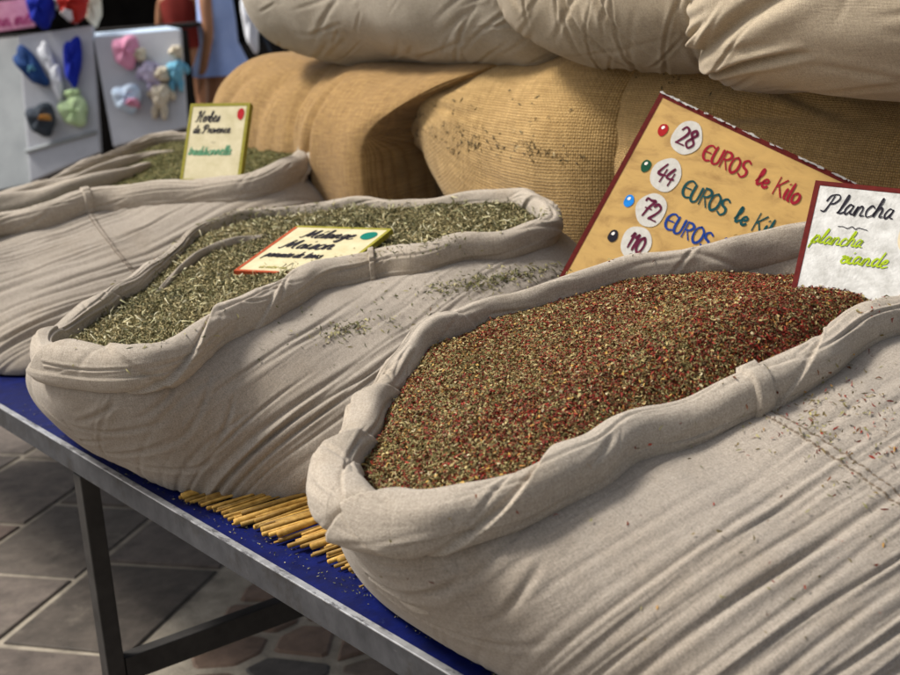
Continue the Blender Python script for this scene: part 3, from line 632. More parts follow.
# ------------------------------------------------------------------ the sacks behind: burlap below, linen on top
def blob_sack(name, label, group, st, seed, mat, cr=None, NS=420, NPH=420, ex=2.6, part='sack_cloth', noise=(.010, .003), lean=None):
    """st rows: s, t centre, z bottom, z top, half depth; lofted along s"""
    r = np.random.default_rng(seed); st = np.asarray(st, float)
    Q = cat_open(st, NS); ph = np.linspace(0, 2*math.pi, NPH, endpoint=False)[None]
    co, si = np.cos(ph), np.sin(ph); e = 2/ex
    X = np.sign(co)*np.abs(co)**e; Zs = np.sign(si)*np.abs(si)**e
    hz = (Q[:, 3]-Q[:, 2])/2; zc = (Q[:, 3]+Q[:, 2])/2
    P = np.empty((NS, NPH, 3)); P[..., 0] = Q[:, :1]; P[..., 1] = Q[:, 1:2]-Q[:, 4:5]*X; P[..., 2] = zc[:, None]+hz[:, None]*Zs
    if lean: P[..., 0] += lean(np.linspace(0, 1, NS)[:, None], P[..., 2])
    F = grid_faces(NS, NPH, False, True)
    dlen = np.linalg.norm(np.diff(P, axis=1, append=P[:, :1]), axis=2); mid = NS//2
    V0 = np.concatenate([[0], np.cumsum(dlen[mid])[:-1]]); V0 = np.where(V0 > V0[-1]*.5, V0-(V0[-1]+dlen[mid][-1]), V0)
    U = P[..., 0]-Q[0, 0]+0; Vv = np.repeat(V0[None], NS, 0)     # V = 0 at the front middle, + up
    Nb = vnormals(P.reshape(-1, 3), F).reshape(P.shape)
    if ((P-P.mean((0, 1)))*Nb).sum(2).mean() < 0: Nb = -Nb; F = F[:, ::-1]
    n1 = SNoise(7, seed, dim=3); n2 = SNoise(24, seed+1, dim=3)
    c3 = (P[..., 0], P[..., 1], P[..., 2])
    D = noise[0]*n1(*c3)+noise[1]*n2(*c3)+creases(U, Vv, cr or [])
    P = P+Nb*D[..., None]
    Pf = P.reshape(-1, 3); uv = np.stack([U, Vv], -1).reshape(-1, 2)
    c0, c1 = P[0].mean(0), P[-1].mean(0); nf = len(Pf)
    Pf = np.vstack([Pf, c0, c1]); uv = np.vstack([uv, [0, 0], [0, 0]])
    j = np.arange(NPH); j2 = (j+1) % NPH
    caps = np.concatenate([np.stack([np.full(NPH, nf), j2, j, j], 1), np.stack([np.full(NPH, nf+1), (NS-1)*NPH+j, (NS-1)*NPH+j2, (NS-1)*NPH+j2], 1)])
    root = empty(name, (float(P[..., 0].mean()), float(P[..., 1].mean()), float(P[..., 2].min()))); tag(root, label, 'sack', group)
    faces = [tuple(int(x) for x in f) for f in F]+[tuple(int(x) for x in f[:3]) for f in caps]
    mesh_obj(part, Pf, faces, mat, root, uv)
    FIG[label] = dict(P=P, N=Nb)
    return root
def crs(seed, n, u, v, a, asd, hl, wd, dp, bd=0., bs=.2):
    r = np.random.default_rng(seed)
    return [(r.uniform(*u), r.uniform(*v), r.normal(a, asd), r.uniform(*hl), r.uniform(*wd), r.uniform(*dp), r.normal(bd, bs)) for _ in range(n)]
g1 = 'burlap sacks lying in a row behind the open sacks'
# far burlap sack, its end hanging as a thick fold
cb1 = [(.42, .04, 1.35, .25, .035, .010, .6), (.62, .0, 1.5, .3, .022, .012, -.3), (.80, -.02, 1.5, .28, .014, .012, .3), (.70, .12, 1.0, .12, .02, .007, .8), (.25, .12, .9, .16, .02, .006, .5)]+crs(1, 14, (.1, .9), (-.2, .2), 1.2, .6, (.04, .12), (.004, .010), (.001, .003))
blob_sack('burlap_sack', 'smooth tan burlap sack at the far end of the row, ending in a hanging fold', g1,
          [(-3.20, 1.72, .80, 1.02, .04), (-3.17, 1.72, .76, 1.10, .12), (-3.08, 1.71, .74, 1.175, .18), (-2.9, 1.70, .73, 1.20, .2), (-2.7, 1.69, .73, 1.185, .205), (-2.55, 1.69, .73, 1.185, .23), (-2.42, 1.65, .73, 1.19, .25), (-2.28, 1.64, .735, 1.196, .253), (-2.20, 1.64, .74, 1.196, .25), (-2.165, 1.65, .76, 1.19, .225), (-2.15, 1.68, .80, 1.17, .12)],
          41, BURLAP_FINE, cb1, noise=(.012, .003), lean=lambda x, z: .25*smoothstep((x-.35)/.6)*smoothstep((z-1.0)/.20)**1.6)
BFAR = bpy.data.objects['burlap_sack']
cb2 = crs(2, 10, (.1, .8), (-.15, .15), .2, .5, (.05, .2), (.006, .015), (.002, .004))
blob_sack('burlap_sack', 'middle coarse burlap sack dusted with herb crumbs across its front', g1,
          [(-2.48, 1.70, 1.06, 1.14, .06), (-2.44, 1.69, 1.03, 1.17, .12), (-2.34, 1.70, 1.00, 1.17, .16), (-2.22, 1.70, .985, 1.175, .18), (-2.13, 1.695, .96, 1.185, .20), (-2.06, 1.68, .915, 1.20, .215), (-1.98, 1.68, .84, 1.20, .225), (-1.88, 1.69, .76, 1.205, .23), (-1.75, 1.69, .73, 1.205, .235), (-1.65, 1.70, .73, 1.20, .22), (-1.58, 1.72, .75, 1.18, .17), (-1.55, 1.73, .82, 1.1, .06)],
          42, BURLAP, cb2, noise=(.008, .002))
cb3 = [(.30, .14, .35, .16, .012, .010, 1.2), (.42, .2, -.2, .14, .012, .006, .5)]+crs(3, 8, (.1, .8), (-.1, .15), .3, .4, (.05, .2), (.006, .015), (.002, .004))
blob_sack('burlap_sack', 'nearest coarse burlap sack, behind the tilted wooden price board', g1,
          [(-1.70, 1.66, .98, 1.14, .03), (-1.68, 1.67, .84, 1.185, .12), (-1.62, 1.70, .76, 1.205, .18), (-1.5, 1.72, .74, 1.20, .2), (-1.35, 1.73, .73, 1.185, .21), (-1.2, 1.73, .73, 1.17, .21), (-1.05, 1.73, .73, 1.16, .21), (-.9, 1.73, .74, 1.15, .2), (-.78, 1.73, .76, 1.12, .17), (-.72, 1.73, .82, 1.04, .08)],
          43, BURLAP, cb3, noise=(.009, .002))
g2 = 'closed linen sacks stacked on the burlap sacks'
cw1 = crs(4, 90, (.1, 1.1), (-.3, .16), .45, .2, (.03, .14), (.002, .006), (.0006, .0024))
blob_sack('linen_sack', 'grey linen sack on top of the far burlap sack, its left end rounded', g2,
          [(-2.86, 1.68, 1.37, 1.44, .03), (-2.84, 1.68, 1.31, 1.50, .10), (-2.78, 1.68, 1.245, 1.56, .18), (-2.68, 1.68, 1.195, 1.6, .23), (-2.5, 1.68, 1.172, 1.6, .24), (-2.3, 1.68, 1.168, 1.6, .24), (-2.1, 1.67, 1.168, 1.6, .23), (-1.9, 1.67, 1.17, 1.58, .22), (-1.8, 1.67, 1.18, 1.55, .19), (-1.75, 1.68, 1.25, 1.45, .08)],
          51, LINEN_GREY, cw1, noise=(.008, .0025))
cw2 = [(.28, -.02, 1.9, .2, .006, .006, .3), (.36, -.02, 1.9, .2, .006, .006, .3), (.12, .0, 2.1, .12, .008, .007, .3)]+crs(5, 50, (.0, .6), (-.3, .16), .9, .25, (.05, .18), (.0018, .006), (.0008, .0035))
blob_sack('linen_sack', 'buff linen sack, middle one of the upper stack, with slanting creases', g2,
          [(-1.86, 1.60, 1.27, 1.4, .03), (-1.84, 1.60, 1.25, 1.45, .1), (-1.79, 1.60, 1.235, 1.5, .17), (-1.74, 1.60, 1.21, 1.54, .2), (-1.66, 1.60, 1.185, 1.56, .22), (-1.5, 1.60, 1.172, 1.57, .23), (-1.36, 1.60, 1.168, 1.56, .22), (-1.27, 1.60, 1.17, 1.53, .19), (-1.22, 1.61, 1.22, 1.45, .1)],
          52, LINEN_UP, cw2, noise=(.008, .0025))
cw3 = [(.16, -.08, .35, .28, .010, .012, .2), (.2, .0, .25, .22, .008, .006, -.4), (.12, .06, .5, .2, .008, .006, .4)]+crs(6, 45, (.0, .7), (-.3, .16), .35, .2, (.05, .2), (.002, .006), (.0008, .0035))+[(.05, -.10, .75, .09, .005, .012, 3.), (.16, -.13, .2, .14, .0045, .012, .5)]
blob_sack('linen_sack', 'linen sack with a folded gathered end, nearest of the upper stack', g2,
          [(-1.34, 1.50, 1.24, 1.33, .02), (-1.33, 1.50, 1.215, 1.38, .08), (-1.29, 1.50, 1.175, 1.42, .14), (-1.24, 1.50, 1.148, 1.46, .18), (-1.15, 1.52, 1.148, 1.5, .22), (-1.0, 1.52, 1.142, 1.52, .24), (-.82, 1.52, 1.14, 1.52, .24), (-.7, 1.53, 1.16, 1.48, .2), (-.62, 1.54, 1.22, 1.4, .1)],
          53, LINEN_UP, cw3, noise=(.007, .0025))

# ------------------------------------------------------------------ hand lettering
G_ = {}
def gl(ch, w, *st): G_[ch] = (w, st)
# y: 0 baseline, 1 x-height, 1.8 ascender, -.8 descender (print capitals use 0..1.8)
gl(' ', .6)
gl('E', 1.1, [(1,1.65),(.6,1.8),(.2,1.5),(.05,.9),(.2,.3),(.6,0),(1.05,.15)], [(.05,.9),(.8,.95)])
gl('U', 1.1, [(.1,1.8),(.1,.5),(.4,0),(.8,.2),(.9,.7),(.9,1.8)])
gl('R', 1.1, [(.12,0),(.12,1.8)], [(.12,1.75),(.6,1.8),(.9,1.45),(.6,1.0),(.15,.9)], [(.35,.9),(.95,0)])
gl('O', 1.15, [(.5,1.8),(.12,1.4),(.1,.5),(.5,0),(.95,.45),(.95,1.35),(.5,1.8)])
gl('S', 1.0, [(.85,1.6),(.5,1.8),(.15,1.5),(.25,1.05),(.75,.8),(.85,.35),(.5,0),(.1,.2)])
gl('K', 1.15, [(.12,0),(.12,1.8)], [(.95,1.8),(.2,.85)], [(.35,1.0),(1.05,0)])
gl('i', .45, [(.2,1.0),(.2,.15),(.35,0)], [(.2,1.5),(.24,1.55)])
gl('l', .5, [(.2,1.8),(.2,.2),(.4,0)])
gl('o', .85, [(.4,1),(.1,.7),(.15,.15),(.45,0),(.75,.35),(.7,.85),(.4,1)])
gl('e', .85, [(.12,.5),(.6,.6),(.7,.85),(.4,1),(.1,.6),(.2,.1),(.5,0),(.8,.25)])
gl('q', .5)
gl('L', .8, [(.0,.3),(.45,1.3),(.35,1.8),(.2,1.6),(.2,.3),(.4,0),(.75,.4)])        # script l
gl('2', 1.0, [(.1,1.4),(.4,1.8),(.85,1.5),(.7,.9),(.1,0)], [(.1,.03),(.95,.05)])
gl('8', 1.0, [(.8,1.5),(.5,1.8),(.2,1.45),(.5,.98),(.88,.5),(.5,0),(.1,.4),(.45,.98),(.8,1.5)])
gl('4', 1.0, [(.55,1.8),(.1,.7),(.9,.75)], [(.75,1.3),(.65,0)])
gl('7', 1.05, [(.02,1.5),(.08,1.78),(.55,1.72),(1.0,1.8),(.65,1.0),(.42,0)], [(.35,.85),(.95,.92)])
gl('1', .65, [(.1,1.3),(.4,1.8),(.35,0)])
gl('0', 1.0, [(.5,1.8),(.12,1.3),(.12,.5),(.5,0),(.88,.5),(.88,1.3),(.5,1.8)])
gl('H', 1.6, [(.3,1.3),(.1,1.6),(.5,1.8),(.55,1.4),(.3,.2),(.0,.05)], [(1.3,1.8),(1.05,.8),(1.0,.1),(1.25,.05)], [(.2,.8),(.8,1.05),(1.2,.9)])
gl('P', 1.5, [(.55,1.7),(.45,.7),(.3,.05),(-.1,.1)], [(.0,1.1),(.2,1.7),(.9,1.85),(1.2,1.45),(.9,.95),(.5,.85)])
gl('M', 1.8, [(-.1,.1),(.15,.1),(.45,1.75),(.7,.25),(1.25,1.75),(1.35,.3),(1.6,.05)])
for c, w, s in (('r', .75, [(0,.1),(.2,1.0),(.35,.8),(.6,.85),(.5,.2),(.75,.1)]), ('b', .85, [(0,.2),(.3,1.3),(.22,1.85),(.08,1.2),(.1,.1),(.45,.0),(.65,.35),(.5,.8),(.2,.75)]),
                ('a', .95, [(.65,.85),(.3,.98),(.08,.45),(.3,.02),(.62,.5),(.68,.95),(.65,.2),(.95,.1)]), ('n', 1.05, [(0,.1),(.15,.95),(.18,0),(.25,.7),(.5,1.0),(.7,.7),(.7,.1),(1.05,.15)]),
                ('c', .8, [(.65,.8),(.35,1),(.08,.5),(.3,0),(.8,.25)]), ('v', .85, [(0,.6),(.15,.95),(.3,.05),(.7,.9),(.85,.8)]), ('s', .7, [(0,.1),(.4,1.0),(.55,.4),(.3,0),(.1,.15),(.7,.15)]),
                ('g', .95, [(.65,.85),(.3,.98),(.1,.5),(.35,.1),(.65,.6),(.68,.95),(.6,-.5),(.3,-.75),(.2,-.45),(.95,.2)]), ('m', 1.5, [(0,.1),(.15,.95),(.18,0),(.3,.8),(.5,1.0),(.62,.7),(.62,.05),(.75,.8),(1.0,1.0),(1.12,.7),(1.12,.1),(1.5,.15)]),
                ('p', .95, [(0,.1),(.25,1.1),(.15,-.7),(.2,.5),(.5,1.0),(.75,.6),(.5,.02),(.25,.15),(.95,.2)]), ('h', 1.0, [(0,.2),(.35,1.5),(.22,1.8),(.12,.05),(.25,.7),(.5,1.0),(.68,.7),(.68,.1),(1.0,.15)]),
                ('w', .5, [])):
    if s: gl({'h': 'h'}.get(c, c), w, s)
gl('d', 1.0, [(.65,.85),(.3,.98),(.08,.45),(.3,.02),(.62,.5),(.8,1.8)], [(.8,1.8),(.68,.2),(1.0,.1)])
gl('t', .6, [(0,.1),(.3,1.6)], [(.3,1.6),(.2,.15),(.55,.1)], [(.0,1.05),(.55,1.1)])
gl('k', .9, [(.1,0),(.1,1.8)], [(.7,1.0),(.15,.5),(.8,0)])
gl('x', .5, [(.0,.1),(.12,.9),(.15,.1),(.5,.15)], [(.15,1.4),(.2,1.45)])                 # cursive i
gl('y', .55, [(0,.1),(.12,.2),(.4,1.5),(.25,1.8),(.15,.3),(.3,.02),(.6,.2)])              # cursive l
gl('z', .85, [(0,.4),(.5,.6),(.55,.95),(.3,1.0),(.08,.5),(.3,0),(.85,.2)])                # cursive e
gl('Z', .85, [(0,.4),(.5,.6),(.55,.95),(.3,1.0),(.08,.5),(.3,0),(.85,.2)], [(.3,1.4),(.55,1.7)])  # cursive e acute
gl('V', .9, [(0,.9),(.35,1.0),(.15,.3),(.5,.05),(.8,.5),(.6,.95),(.4,.6),(.9,.8)])        # looped v
def text_strokes(txt, x, y, h, slant=.0, adv=1.0, seed=1, jit=.03):
    r = np.random.default_rng(seed); out = []; u = h
    for ch in txt:
        wd, st = G_[ch]; dy = r.normal(0, jit); sc = 1+r.normal(0, jit)
        for s_ in st:
            q = np.array(s_, float); q = cat_open(q, max(2, (len(q)-1)*7)) if len(q) > 2 else q
            px = x+(q[:, 0]*sc*adv+slant*q[:, 1])*u; py = y-(q[:, 1]*sc+dy)*u
            out.append(np.stack([px, py], 1))
        x += wd*u*adv
    return out
def ribbon(strokes, wd, fr, z, seed=0):
    """flat paint strokes with rounded ends; fr maps board x,y,height to the world"""
    r = np.random.default_rng(seed); V, F = [], []
    for si_, q in enumerate(strokes):
        n = len(q)
        if n < 2: continue
        T = np.gradient(q, axis=0); T /= np.linalg.norm(T, axis=1, keepdims=True)+1e-9; Nn = np.stack([-T[:, 1], T[:, 0]], 1)
        ww = wd/2*(1+.18*np.sin(np.linspace(0, 7, n)+r.uniform(0, 6)))*np.where((np.arange(n) == 0) | (np.arange(n) == n-1), .55, 1)
        q2 = q.copy(); q2[0] -= T[0]*wd*.35; q2[-1] += T[-1]*wd*.35
        o = len(V); zz = z+.00004*(si_ % 7)
        for i in range(n): V += [fr(*(q2[i]+Nn[i]*ww[i]), zz), fr(*(q2[i]-Nn[i]*ww[i]), zz)]
        for i in range(n-1): F.append((o+2*i, o+2*i+1, o+2*i+3, o+2*i+2))
    return V, F
def disc(cx, cy, rx, ry, fr, z, n=28, rot=0., wob=.03, seed=0):
    r = np.random.default_rng(seed); a = np.linspace(0, 2*math.pi, n, endpoint=False); k = 1+wob*np.sin(3*a+r.uniform(0, 6))+wob*.6*np.sin(5*a+r.uniform(0, 6))
    X = rx*np.cos(a)*k; Y = ry*np.sin(a)*k; x = cx+X*math.cos(rot)-Y*math.sin(rot); y = cy+X*math.sin(rot)+Y*math.cos(rot)
    return [fr(x[i], y[i], z) for i in range(n)], [tuple(range(n))]
def paint(name, c, rough=.6, c2=None):
    return noise_mat(name, c, c2 or tuple(min(1, v*1.35+.004) for v in c), 150, max(rough, .6), .1)
class Board:
    """TL, TR, BL as world points; local x right, y down, both in metres"""
    def __init__(s, name, label, TL, TR, BL, th, face, edge, h=None, w=None, group=None, rim=.004, edge_bottom=None):
        s.o = TL; ex = TR-TL; s.w = w or np.linalg.norm(ex); s.ex = ex/np.linalg.norm(ex)
        ey = BL-TL; ey = ey-s.ex*(ey@s.ex); s.h = h or np.linalg.norm(ey); s.ey = ey/np.linalg.norm(ey)
        s.n = np.cross(s.ey, s.ex)
        if s.n@(CP-TL) < 0: s.n = -s.n
        s.root = empty(name, tuple(TL+s.ex*s.w/2+s.ey*s.h)); tag(s.root, label, 'sign', group)
        box('board', TL-s.n*th, s.ex*s.w, s.ey*s.h, s.n*th, face, s.root, .0008)
        # painted border and sides
        e = .0006; L = []
        g = rim
        for (a, b, c, d) in ((-e, -e, s.w+2*e, g), (-e, s.h-g+e, s.w+2*e, g), (-e, g-e, g, s.h-2*g+2*e), (s.w-g+e, g-e, g, s.h-2*g+2*e)):
            L.append(box_vf(s.fr(a, b, -th-e), s.ex*c, s.ey*d, s.n*(th+e+.0005)))
        nm = 'painted_border'
        if edge_bottom is not None:
            mesh_obj(nm, *merge([L[0]]+L[3:]), edge, s.root, smooth=False); mesh_obj(nm, *merge(L[1:3]), edge_bottom, s.root, smooth=False)
        else: mesh_obj(nm, *merge(L), edge, s.root, smooth=False)
    def fr(s, x, y, z=0): return s.o+s.ex*x+s.ey*y+s.n*z
    def text(s, txt, x, y, h, wd, mat, z=.0007, **k):
        V, F = ribbon(text_strokes(txt, x, y, h, **k), wd, s.fr, z); return mesh_obj('lettering', V, F, mat, s.root, smooth=False)
    def disc(s, name, cx, cy, rx, ry, mat, z=.0007, **k):
        V, F = disc(cx, cy, rx, ry, s.fr, z, **k); return mesh_obj(name, V, F, mat, s.root, smooth=False)
def wood_mat(name, c1, c2, scale=30, sx=.15):
    m, t, b = newmat(name, .45, .4); L = t.links.new; tc = N(t, 'ShaderNodeTexCoord'); mp = N(t, 'ShaderNodeMapping')
    mp.inputs['Rotation'].default_value = wood_mat.rot; mp.inputs['Scale'].default_value = (sx, 1, 1); L(tc.outputs['Object'], mp.inputs[0])
    nz = N(t, 'ShaderNodeTexNoise', Scale=scale, Detail=7., Roughness=.65, Distortion=.6); L(mp.outputs[0], nz.inputs['Vector'])
    r = ramp(t, [(.28, c1), (.5, c2), (.72, tuple(v*1.15 for v in c2))]); L(nz.outputs[0], r.inputs[0]); L(r.outputs[0], b.inputs['Base Color'])
    bp = N(t, 'ShaderNodeBump', Strength=.3, Distance=.001); L(nz.outputs[0], bp.inputs['Height']); L(bp.outputs[0], b.inputs['Normal']); return m
wood_mat.rot = (0, 0, 0)
DKRED = paint('dark_red_paint', (.075, .007, .006), .55, (.12, .012, .009)); WHITEP = paint('white_paint', (.50, .48, .43), .5, (.62, .60, .55))
BLACKP = paint('black_paint', (.012, .010, .016)); NAVYP = paint('dark_teal_paint', (.006, .05, .055)); BLUEP = paint('blue_paint', (.008, .035, .19))
REDP = paint('red_paint', (.30, .01, .012)); CRIMP = paint('crimson_paint', (.24, .008, .02)); GREENP = paint('dark_green_paint', (.008, .06, .03)); PURP = paint('plum_paint', (.09, .008, .03))
LIMEP = paint('lime_paint', (.27, .36, .01)); MINT = paint('mint_green_paint', (.06, .24, .13)); TEALP = paint('teal_paint', (.0, .12, .09)); OLIVE = paint('olive_paint', (.20, .18, .02), .5, (.30, .27, .04))
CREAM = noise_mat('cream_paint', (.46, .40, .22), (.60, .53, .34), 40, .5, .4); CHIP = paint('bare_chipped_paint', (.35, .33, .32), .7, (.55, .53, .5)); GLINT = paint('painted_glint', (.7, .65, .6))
RED2 = paint('brick_red_paint', (.30, .05, .015), .45, (.40, .08, .03)); TANP = paint('tan_paint', (.48, .40, .27), .6)

# --- big wooden price board, tilted, stuck between the nearest sack and the burlap
def plane_hit(x, y, P, n): d = ray(x, y); return CP+d*(((P-CP)@n)/(d@n))
P_ = at_k(640, 230, 1.80)
nrm = -FW-.40*RT+np.array([0, 0, .12]); nrm /= np.linalg.norm(nrm)
TL = plane_hit(661, 92, P_, nrm); TR = plane_hit(846, 179, P_, nrm); BL = plane_hit(583, 268, P_, nrm)
WOOD = wood_mat('varnished_pine', (.30, .165, .045), (.50, .31, .095), 42)
bd = Board('price_board', 'tilted varnished wooden board painted with four kilo prices in coloured lettering', TL, TR, BL, .009, WOOD, DKRED, h=.30, w=.285, rim=.0065)
# local px->m : measure with the photo scale along each axis
sx = np.linalg.norm(plane_hit(846, 179, P_, nrm)-TL)/math.hypot(185, 87)
def bl(x, y):                                  # a photo position as board coordinates
    q = plane_hit(x, y, P_, nrm)-bd.o; return q@bd.ex, q@bd.ey
rows = [((663,130),(687,138),(702,155),'28',CRIMP,REDP,REDP), ((646,166),(666,175),(681,192),'44',NAVYP,GREENP,PURP), ((629,201),(651,210),(664,224),'72',BLUEP,paint('sky_blue_dot', (.01, .18, .55)),PURP), ((613,236),(636,243),(652,262),'110',BLACKP,BLACKP,PURP)]
for i, (dot, circ, tx, num, mt, md, mn) in enumerate(rows):
    x, y = bl(*dot); bd.disc('coloured_dot', x, y, .0066, .0088, md, seed=i)
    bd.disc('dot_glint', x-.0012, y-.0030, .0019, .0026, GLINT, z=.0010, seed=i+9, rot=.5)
    x, y = bl(*circ); bd.disc('white_circle', x, y, .0205, .0232, WHITEP, seed=i+3)
    n = len(num); h = .0135 if n == 2 else .0125
    wtot = sum(G_[c][0] for c in num)*h*(.95 if n == 2 else .8)
    bd.text(num, x-wtot/2+.001, y+.9*h*.95, h, .0033, PURP, z=.0013, adv=.95 if n == 2 else .8, seed=i)
    x, y = bl(*tx); h = .0122
    bd.text('EUROS', x, y+.004, h, .0031, mt, adv=.98+.02*i, seed=i+5)
    x, y = bl(tx[0]+52, tx[1]+26)
    bd.text('Le', x+.002, y+.002, h*.95, .0031, mt, adv=.9, seed=i+7)
    x, y = bl(tx[0]+70, tx[1]+34); bd.text('Kilo', x+.002, y+.004, h*1.08, .0034, mt, adv=.92, seed=i+8)
# chipped paint along the top edge
parts = []
rr = np.random.default_rng(4)
for i in range(70):
    x = rr.uniform(.0, bd.w) if i > 22 else rr.uniform(0, .05); V_, F_ = disc(x, rr.uniform(-.0004, .0010), rr.uniform(.001, .006), rr.uniform(.0005, .0015), bd.fr, .0010+i*.00003, 9, 0, .3, i); parts.append((V_, F_))
V_, F_ = merge(parts); mesh_obj('flaked_paint', V_, F_, CHIP, bd.root, smooth=False)
# --- white sign in the nearest sack
k0 = 1.43
TL = at_k(816, 181, k0); TRg = at_k(900, 189.5, k0-.032); BL = at_k(787, 278, k0-.040)
WHITEWOOD = noise_mat('white_painted_wood', (.38, .37, .34), (.60, .59, .56), 70, .55, .35, .5, 300)
ps = Board('herb_sign', 'white square sign with dark red border, standing in the red spice mix', TL, TRg, BL, .008, WHITEWOOD, DKRED, w=.122, h=.142, rim=.0055, group='small painted signs stuck in the sacks')
ps.text('Pyancha', .012, .037, .0128, .0016, BLACKP, slant=.25, adv=.82, seed=3)
ps.o_ = None
ps.text('pyancha', .008, .074, .0092, .0017, LIMEP, slant=.35, adv=.88, seed=4)
ps.text('Vxandz', .040, .094, .0092, .0019, LIMEP, slant=.35, adv=.98, seed=5)
V_, F_ = ribbon([cat_open(np.array([(.032,.052),(.037,.0515),(.042,.053),(.046,.0505),(.050,.053),(.053,.051),(.062,.053)]), 40)], .0009, ps.fr, .0007); mesh_obj('painted_flourish', V_, F_, BLACKP, ps.root, smooth=False)
ps.disc('tan_spot', .1035, .044, .0095, .028, TANP, rot=.2)
# --- sign lying flat in the middle sack
TL = on_z(297, 226, .979); TRm = on_z(392, 229, .978); BL = on_z(241, 271, .9445)
ms = Board('herb_sign', 'cream sign with green dot lying flat on the green herbs', TL, TRm, BL, .007, CREAM, OLIVE, rim=.0055, group='small painted signs stuck in the sacks', edge_bottom=RED2)
W_, H_ = ms.w, ms.h
ms.text('MZyangz', W_*.20, H_*.26, H_*.095, H_*.020, BLACKP, slant=.2, adv=.80*W_/H_, seed=1)
ms.text('Maxson', W_*.13, H_*.50, H_*.105, H_*.022, BLACKP, slant=.2, adv=.86*W_/H_, seed=2)
ms.text('pommzs dz tzrrz', W_*.09, H_*.69, H_*.070, H_*.016, BLACKP, slant=.2, adv=.62*W_/H_, seed=3)
ms.disc('green_dot', W_*.86, H_*.17, W_*.075, H_*.085, TEALP)
ms.text('xz nxzv nn', W_*.2, H_*.92, H_*.035, H_*.007, OLIVE, slant=.2, adv=1.0*W_/H_, seed=5)
# --- sign in the far sack
k0 = 2.72
TL = at_k(191, 104, k0); TRf = at_k(250, 103, k0-.035); BL = at_k(185, 166, k0-.03)
fs = Board('herb_sign', 'small upright cream sign with olive edge and red dot in the far sack', TL, TRf, BL, .014, CREAM, OLIVE, rim=.0065, h=.165, group='small painted signs stuck in the sacks')
W_, H_ = fs.w, fs.h
fs.text('Hzrbzs', W_*.12, H_*.235, .0122, .0024, BLACKP, slant=.25, adv=.75, seed=1)
fs.text('dz Provzncz', W_*.10, H_*.38, .0092, .0022, BLACKP, slant=.25, adv=.88, seed=2)
V_, F_ = ribbon([np.array([(W_*.44, H_*.50), (W_*.5, H_*.50)])], .0012, fs.fr, .0007); mesh_obj('painted_dash', V_, F_, BLACKP, fs.root, smooth=False)
fs.text('tradxtxonnzyyz', W_*.07, H_*.66, .0105, .0020, MINT, slant=.25, adv=.83, seed=3)
fs.disc('red_dot', W_*.87, H_*.14, .0075, .0125, paint('ruby_paint', (.32, .005, .01)))

# ------------------------------------------------------------------ crumbs lying on cloth and table
def crumbs(label, places, mat, seed, ln, wd):
    """places: lists of surface points with normals"""
    P = np.vstack([p for p, n in places]); Nn = np.vstack([n for p, n in places])
    o = bits('herb_crumbs', P, Nn, mat, ln, wd, seed, tilt=.15, lift=.0007)
    tag(o, label, 'crumbs', 'loose herb crumbs scattered on cloth and table', 'stuff'); return o
def proj(P):
    d = P-CP; k = d@FW; return 450+FPX*(d@RT)/k, 337.5-FPX*(d@U2)/k
def pick(P, Nn, spots, seed):
    """grid points near photo spots (x, y, rx, ry, rot, count)"""
    r = np.random.default_rng(seed); P = P.reshape(-1, 3); Nn = Nn.reshape(-1, 3)
    vis = ((CP-P)*Nn).sum(1) > 0; P, Nn = P[vis], Nn[vis]
    X, Y = proj(P); op, on = [], []
    for x, y, rx, ry, rot, c in spots:
        dx, dy = X-x, Y-y; a = (dx*math.cos(rot)+dy*math.sin(rot))/rx; b = (-dx*math.sin(rot)+dy*math.cos(rot))/ry
        wgt = np.exp(-(a*a+b*b)*1.2)
        if wgt.sum() < 1e-6: continue
        i = r.choice(len(P), c, p=wgt/wgt.sum()); op.append(P[i]+r.normal(0, .0012, (c, 3))*.8); on.append(Nn[i])
    return np.vstack(op), np.vstack(on)
Bn = lambda k: (FIG[k]['B'], FIG[k]['Nb'])
def rimN(k):
    R = FIG[k]['R']; c = R.mean(1, keepdims=True); n = R-c; return R, n/np.linalg.norm(n, axis=2, keepdims=True)
crumbs('red and brown spice crumbs scattered down the front of the nearest sack',
       [pick(*Bn('s3'), [(800,425,45,22,.5,75),(850,400,60,30,-.3,110),(880,440,40,30,.2,60),(760,440,50,15,-.3,22),(860,470,60,60,.2,60),(820,560,120,80,0,40),(600,560,150,60,0,16)], 1),
        pick(*rimN('s3'), [(800,385,80,25,-.4,30),(650,250,80,12,-.2,14),(560,470,150,30,-.4,14),(880,300,40,40,0,20)], 2)], HERB_RED, 5, (.0025, .0068), (.001, .0022))
crumbs('green herb crumbs scattered on the front and rim of the middle sack',
       [pick(*Bn('s2'), [(470,285,50,8,-.12,280),(520,275,40,7,-.1,220),(345,330,22,7,-.2,130),(420,320,90,20,-.2,90),(320,320,120,30,-.2,50)], 3),
        pick(*rimN('s2'), [(480,215,60,8,.0,260),(420,245,60,12,-.1,90),(250,215,70,7,-.1,220),(350,208,50,5,0,80),(180,255,30,14,-.6,60),(150,350,100,20,-.3,26),(110,310,20,15,-.6,40)], 4)], HERB_GREEN, 6, (.003, .009), (.0011, .0024))
bl2 = FIG['middle coarse burlap sack dusted with herb crumbs across its front']; bl3 = FIG['nearest coarse burlap sack, behind the tilted wooden price board']
DARKBIT = island_mat('dark_herb_bits', [(0, (.03, .025, .01)), (.5, (.06, .05, .02)), (.75, (.02, .015, .008)), (.93, (.45, .38, .22))])
crumbs('herb crumbs caught in the weave of the middle burlap sack',
       [pick(bl2['P'], bl2['N'], [(500,145,55,10,.12,90),(470,140,14,14,0,30),(540,150,40,8,.2,40),(500,110,80,25,0,40)], 7)], DARKBIT, 7, (.004, .011), (.0013, .0030))
